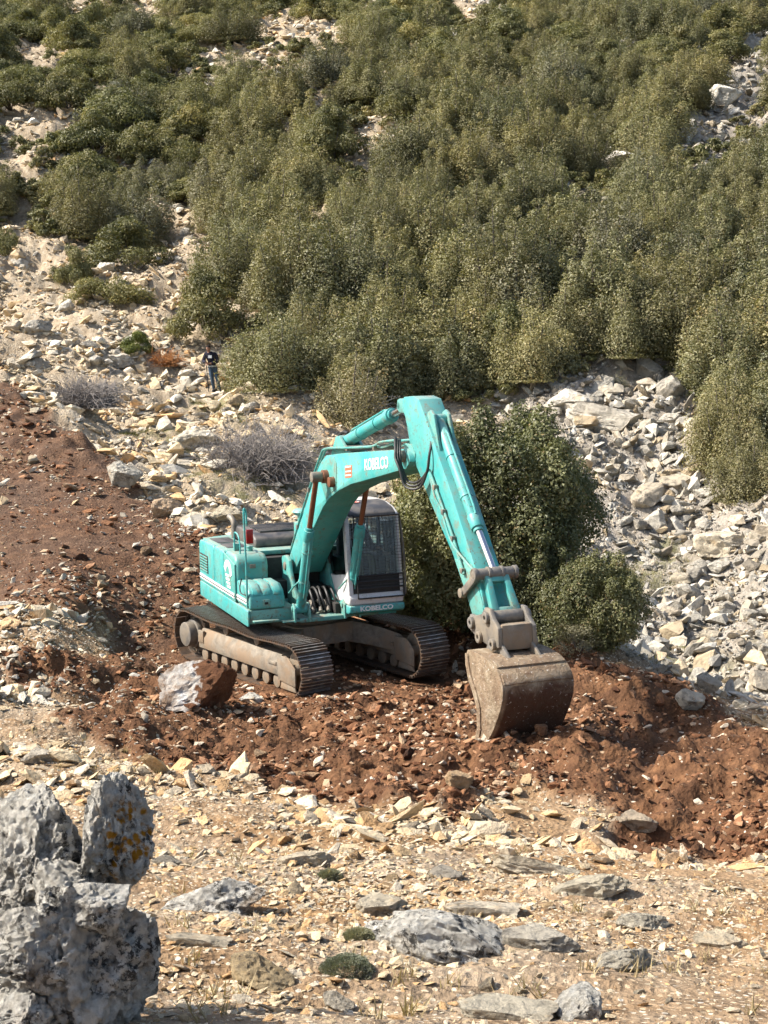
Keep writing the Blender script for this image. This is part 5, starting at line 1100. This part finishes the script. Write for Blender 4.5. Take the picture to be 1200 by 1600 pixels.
def head_bm(bm, c, look, tilt=0.0, s=1.0):
    """skull with brow, nose, chin, mouth and ears; look is the facing direction"""
    f = Vector(look).normalized(); u = (Vector((0,0,1)) - f*f.z).normalized(); r = f.cross(u); c = Vector(c)
    def blob(off, sz, sub=2):
        g = bmesh.ops.create_icosphere(bm, subdivisions=sub, radius=1.0)
        for v in g['verts']: q = v.co.copy(); v.co = c + s*(r*(off[0]+q.x*sz[0]) + f*(off[1]+q.y*sz[1]) + u*(off[2]+q.z*sz[2]))
    blob((0,0,.02), (.075,.095,.105), 3); blob((0,.035,-.06), (.055,.06,.06)); blob((0,.105,-.015), (.014,.022,.028)); blob((0,.088,-.062), (.026,.016,.012)); blob((.03,.082,.018), (.016,.014,.011)); blob((-.03,.082,.018), (.016,.014,.011)); blob((.078,-.005,-.01), (.010,.02,.032)); blob((-.078,-.005,-.01), (.010,.02,.032))
def fuse(name, meshes, voxel, mats, parent=None, hook=None):
    bm = bmesh.new()
    for m_ in meshes: bm.from_mesh(m_)
    if hook: hook(bm)
    me = bpy.data.meshes.new(name); bm.to_mesh(me); bm.free(); o = link(bpy.data.objects.new(name, me))
    rm = o.modifiers.new('r', 'REMESH'); rm.mode = 'VOXEL'; rm.voxel_size = voxel; rm.use_smooth_shade = True
    dg = bpy.context.evaluated_depsgraph_get(); out = bpy.data.meshes.new_from_object(o.evaluated_get(dg)); o.modifiers.clear(); o.data = out
    out.materials.clear(); [out.materials.append(m_) for m_ in mats]; o.parent = parent; return o
def hand(J, E, rad, key, wrist, d, side, curl):
    """palm, four bent fingers and a thumb after the wrist joint; d is the hand's direction, side the thumb side, curl the palm's facing"""
    d, side, curl = [Vector(v).normalized() for v in (d, side, curl)]; w_ = Vector(wrist); p = w_ + d*.05
    J[key+'p'] = p; rad[key+'p'] = (.030, .018); E.append((key+'w', key+'p'))
    for k in range(4):
        o_ = side*(.027 - .018*k); L = (.036, .041, .038, .029)[k]
        a = p + d*.045 + o_; b_ = a + d*L*.8 + curl*L*.5; c_ = b_ + curl*L*.85 + d*L*.1
        for n, q in (('a', a), ('b', b_), ('c', c_)): J[f'{key}{k}{n}'] = q; rad[f'{key}{k}{n}'] = .0095 if n != 'c' else .008
        E += [(key+'p', f'{key}{k}a'), (f'{key}{k}a', f'{key}{k}b'), (f'{key}{k}b', f'{key}{k}c')]
    a = w_ + d*.03 + side*.036 + curl*.010; b_ = a + side*.012 + d*.03 + curl*.022
    J[key+'ta'] = a; J[key+'tb'] = b_; rad[key+'ta'] = .012; rad[key+'tb'] = .009; E += [(key+'p', key+'ta'), (key+'ta', key+'tb')]
def person(root, J, look, mats, hands, hair_up=.03):
    rad = dict(pel=(.135,.10), spi=(.125,.095), che=(.155,.105), nec=.055, hea=.055, shl=.062, shr=.062, ell=.046, elr=.046, lw=.030, rw=.030, hil=.088, hir=.088, knl=.060, knr=.060, anl=.042, anr=.042, tol=.036, tor=.036)
    core = [('pel','spi'),('spi','che'),('che','nec'),('nec','hea')]; arms = [('che','shl'),('shl','ell'),('ell','lw'),('che','shr'),('shr','elr'),('elr','rw')]; legs = [('pel','hil'),('hil','knl'),('knl','anl'),('pel','hir'),('hir','knr'),('knr','anr')]; feet = [('anl','tol'),('anr','tor')]
    E = core + arms + legs + feet
    for key, (d, sd, cu) in hands.items(): hand(J, E, rad, key[0], J[key], d, sd, cu)
    J2 = {k: tuple(v) for k, v in J.items()}; body = skin_mesh(J2, E, rad, 2)
    bd = fuse('body', [body], .011, [SKIN], root, lambda bm: head_bm(bm, Vector(J['hea']) + Vector((0,0,.07)) + Vector(look)*.02, look))
    me = bd.data; nv = len(me.vertices); co = np.empty(nv*3); me.vertices.foreach_get('co', co); co = co.reshape(-1, 3); no = np.empty(nv*3); me.vertices.foreach_get('normal', no); no = no.reshape(-1, 3)
    best = np.full(nv, 9.0); who = np.zeros(nv, int)      # the nearest bone tells what a piece of the body wears
    for k, (a_, b_) in enumerate(E):
        A_, B_ = np.array(J2[a_]), np.array(J2[b_]); t_ = np.clip(((co-A_) @ (B_-A_)) / ((B_-A_) @ (B_-A_)), 0, 1); d_ = np.linalg.norm(co - A_ - t_[:, None]*(B_-A_), axis=1)
        m_ = d_ < best; best[m_] = d_[m_]; who[m_] = k
    kind = np.array([0 if (a_, b_) in core[:3] or (a_, b_) in arms else 1 if (a_, b_) in legs else 2 if (a_, b_) in feet else 9 for a_, b_ in E])[who]
    kind[(kind == 0) & (co[:, 2] > J['nec'][2] + .01)] = 9
    for kd, nm, mt, off in ((1, 'trousers', mats[1], .014), (0, 'jacket', mats[0], .024), (2, 'shoes', SHOEL, .014)):
        bm = bmesh.new(); bm.from_mesh(me); bm.verts.ensure_lookup_table()
        for v in bm.verts: v.co += Vector(no[v.index]) * off
        bmesh.ops.delete(bm, geom=[v for v in bm.verts if kind[v.index] != kd], context='VERTS')
        m2 = bpy.data.meshes.new(nm); bm.to_mesh(m2); bm.free(); m2.materials.clear(); m2.materials.append(mt); link(bpy.data.objects.new(nm, m2), root)
    bm = bmesh.new(); g = bmesh.ops.create_icosphere(bm, subdivisions=3, radius=1.0); f = Vector(look).normalized(); u = (Vector((0,0,1)) - f*f.z).normalized(); r = f.cross(u); c = Vector(J['hea']) + Vector((0,0,.07)) + Vector(look)*.02
    for v in bm.verts: q = v.co.copy(); v.co = c + r*q.x*.084 + f*(q.y*.104 - .012) + u*(q.z*.098 + .035)
    bmesh.ops.delete(bm, geom=[v for v in bm.verts if (v.co - c).dot(f) > .045 and (v.co - c).dot(u) < .075 or (v.co - c).dot(u) < -.06], context='VERTS')
    me = bpy.data.meshes.new('hair'); bm.to_mesh(me); bm.free(); me.materials.append(HAIRM); link(bpy.data.objects.new('hair', me), root)
p = ground(332, 613)
man = empty('person', (p.x, p.y, p.z), .0); tag(man, 'person standing in dark jacket and jeans holding a staff on the left hillside', 'person')
J = dict(pel=(.03,0,.93), spi=(.0,-.01,1.12), che=(-.03,-.02,1.32), nec=(-.06,-.04,1.47), hea=(-.08,-.07,1.54), shl=(.15,-.02,1.40), ell=(.24,-.06,1.13), lw=(.0,-.24,1.05), shr=(-.20,-.04,1.39), elr=(-.29,-.10,1.14), rw=(-.17,-.28,1.10),
 hil=(.12,0,.88), knl=(.20,-.05,.49), anl=(.26,.02,.085), tol=(.30,-.13,.045), hir=(-.05,0,.88), knr=(.01,-.06,.49), anr=(.06,0,.085), tor=(.04,-.16,.045))
person(man, J, Vector((-.35,-.85,-.38)).normalized(), (NAVY, JEANS), {'lw': ((-.8,-.5,.1),(.1,0,1),(-.2,.2,-.9)), 'rw': ((.2,-.6,-.5),(.6,.1,.6),(.3,-.2,-.6))})
b = MB(); b.quadring([[(-.10,-.185,1.255),(.03,-.185,1.25),(.03,-.165,1.35),(-.10,-.165,1.355)],[(-.10,-.130,1.255),(.03,-.138,1.25),(.03,-.138,1.35),(-.10,-.130,1.355)]]); b.build('chest_print', WHITE, man)
b = MB(); b.ring((.02,-.01,.95), (0,0,1), .10, .175, .05, 20); b.build('shirt_hem', SHIRT, man, .008)
b = MB(); b.tube([(-.20,-.36,1.42),(-.16,-.34,1.06),(-.10,-.30,.02)], .016, 8); st = b.build('staff', DARK, None); st.location = p; tag(st, 'dark staff in the hands of the standing person', 'staff')
# operator in the cab: built in the excavator's axes
op = empty('person', (MX, MY, -.035), HEAD); tag(op, 'person in dark clothes driving the excavator behind the windshield', 'person')
J = dict(pel=(.26,.85,1.97), spi=(.24,.85,2.12), che=(.28,.86,2.32), nec=(.33,.90,2.46), hea=(.37,.93,2.52), shl=(.28,1.04,2.38), ell=(.40,1.12,2.14), lw=(.64,1.17,2.16), shr=(.32,.68,2.38), elr=(.50,.62,2.22), rw=(.74,.58,2.36),
 hil=(.34,.94,1.96), knl=(.80,.97,1.98), anl=(.94,.97,1.64), tol=(1.08,.97,1.60), hir=(.34,.76,1.96), knr=(.80,.73,1.98), anr=(.94,.73,1.64), tor=(1.08,.73,1.60))
person(op, J, Vector((.9,.25,-.2)).normalized(), (HAIRM, OLIVE), {'lw': ((.9,0,.1),(0,-.8,.4),(.2,0,-1)), 'rw': ((.7,0,.6),(0,.8,.2),(.5,0,-.7))})
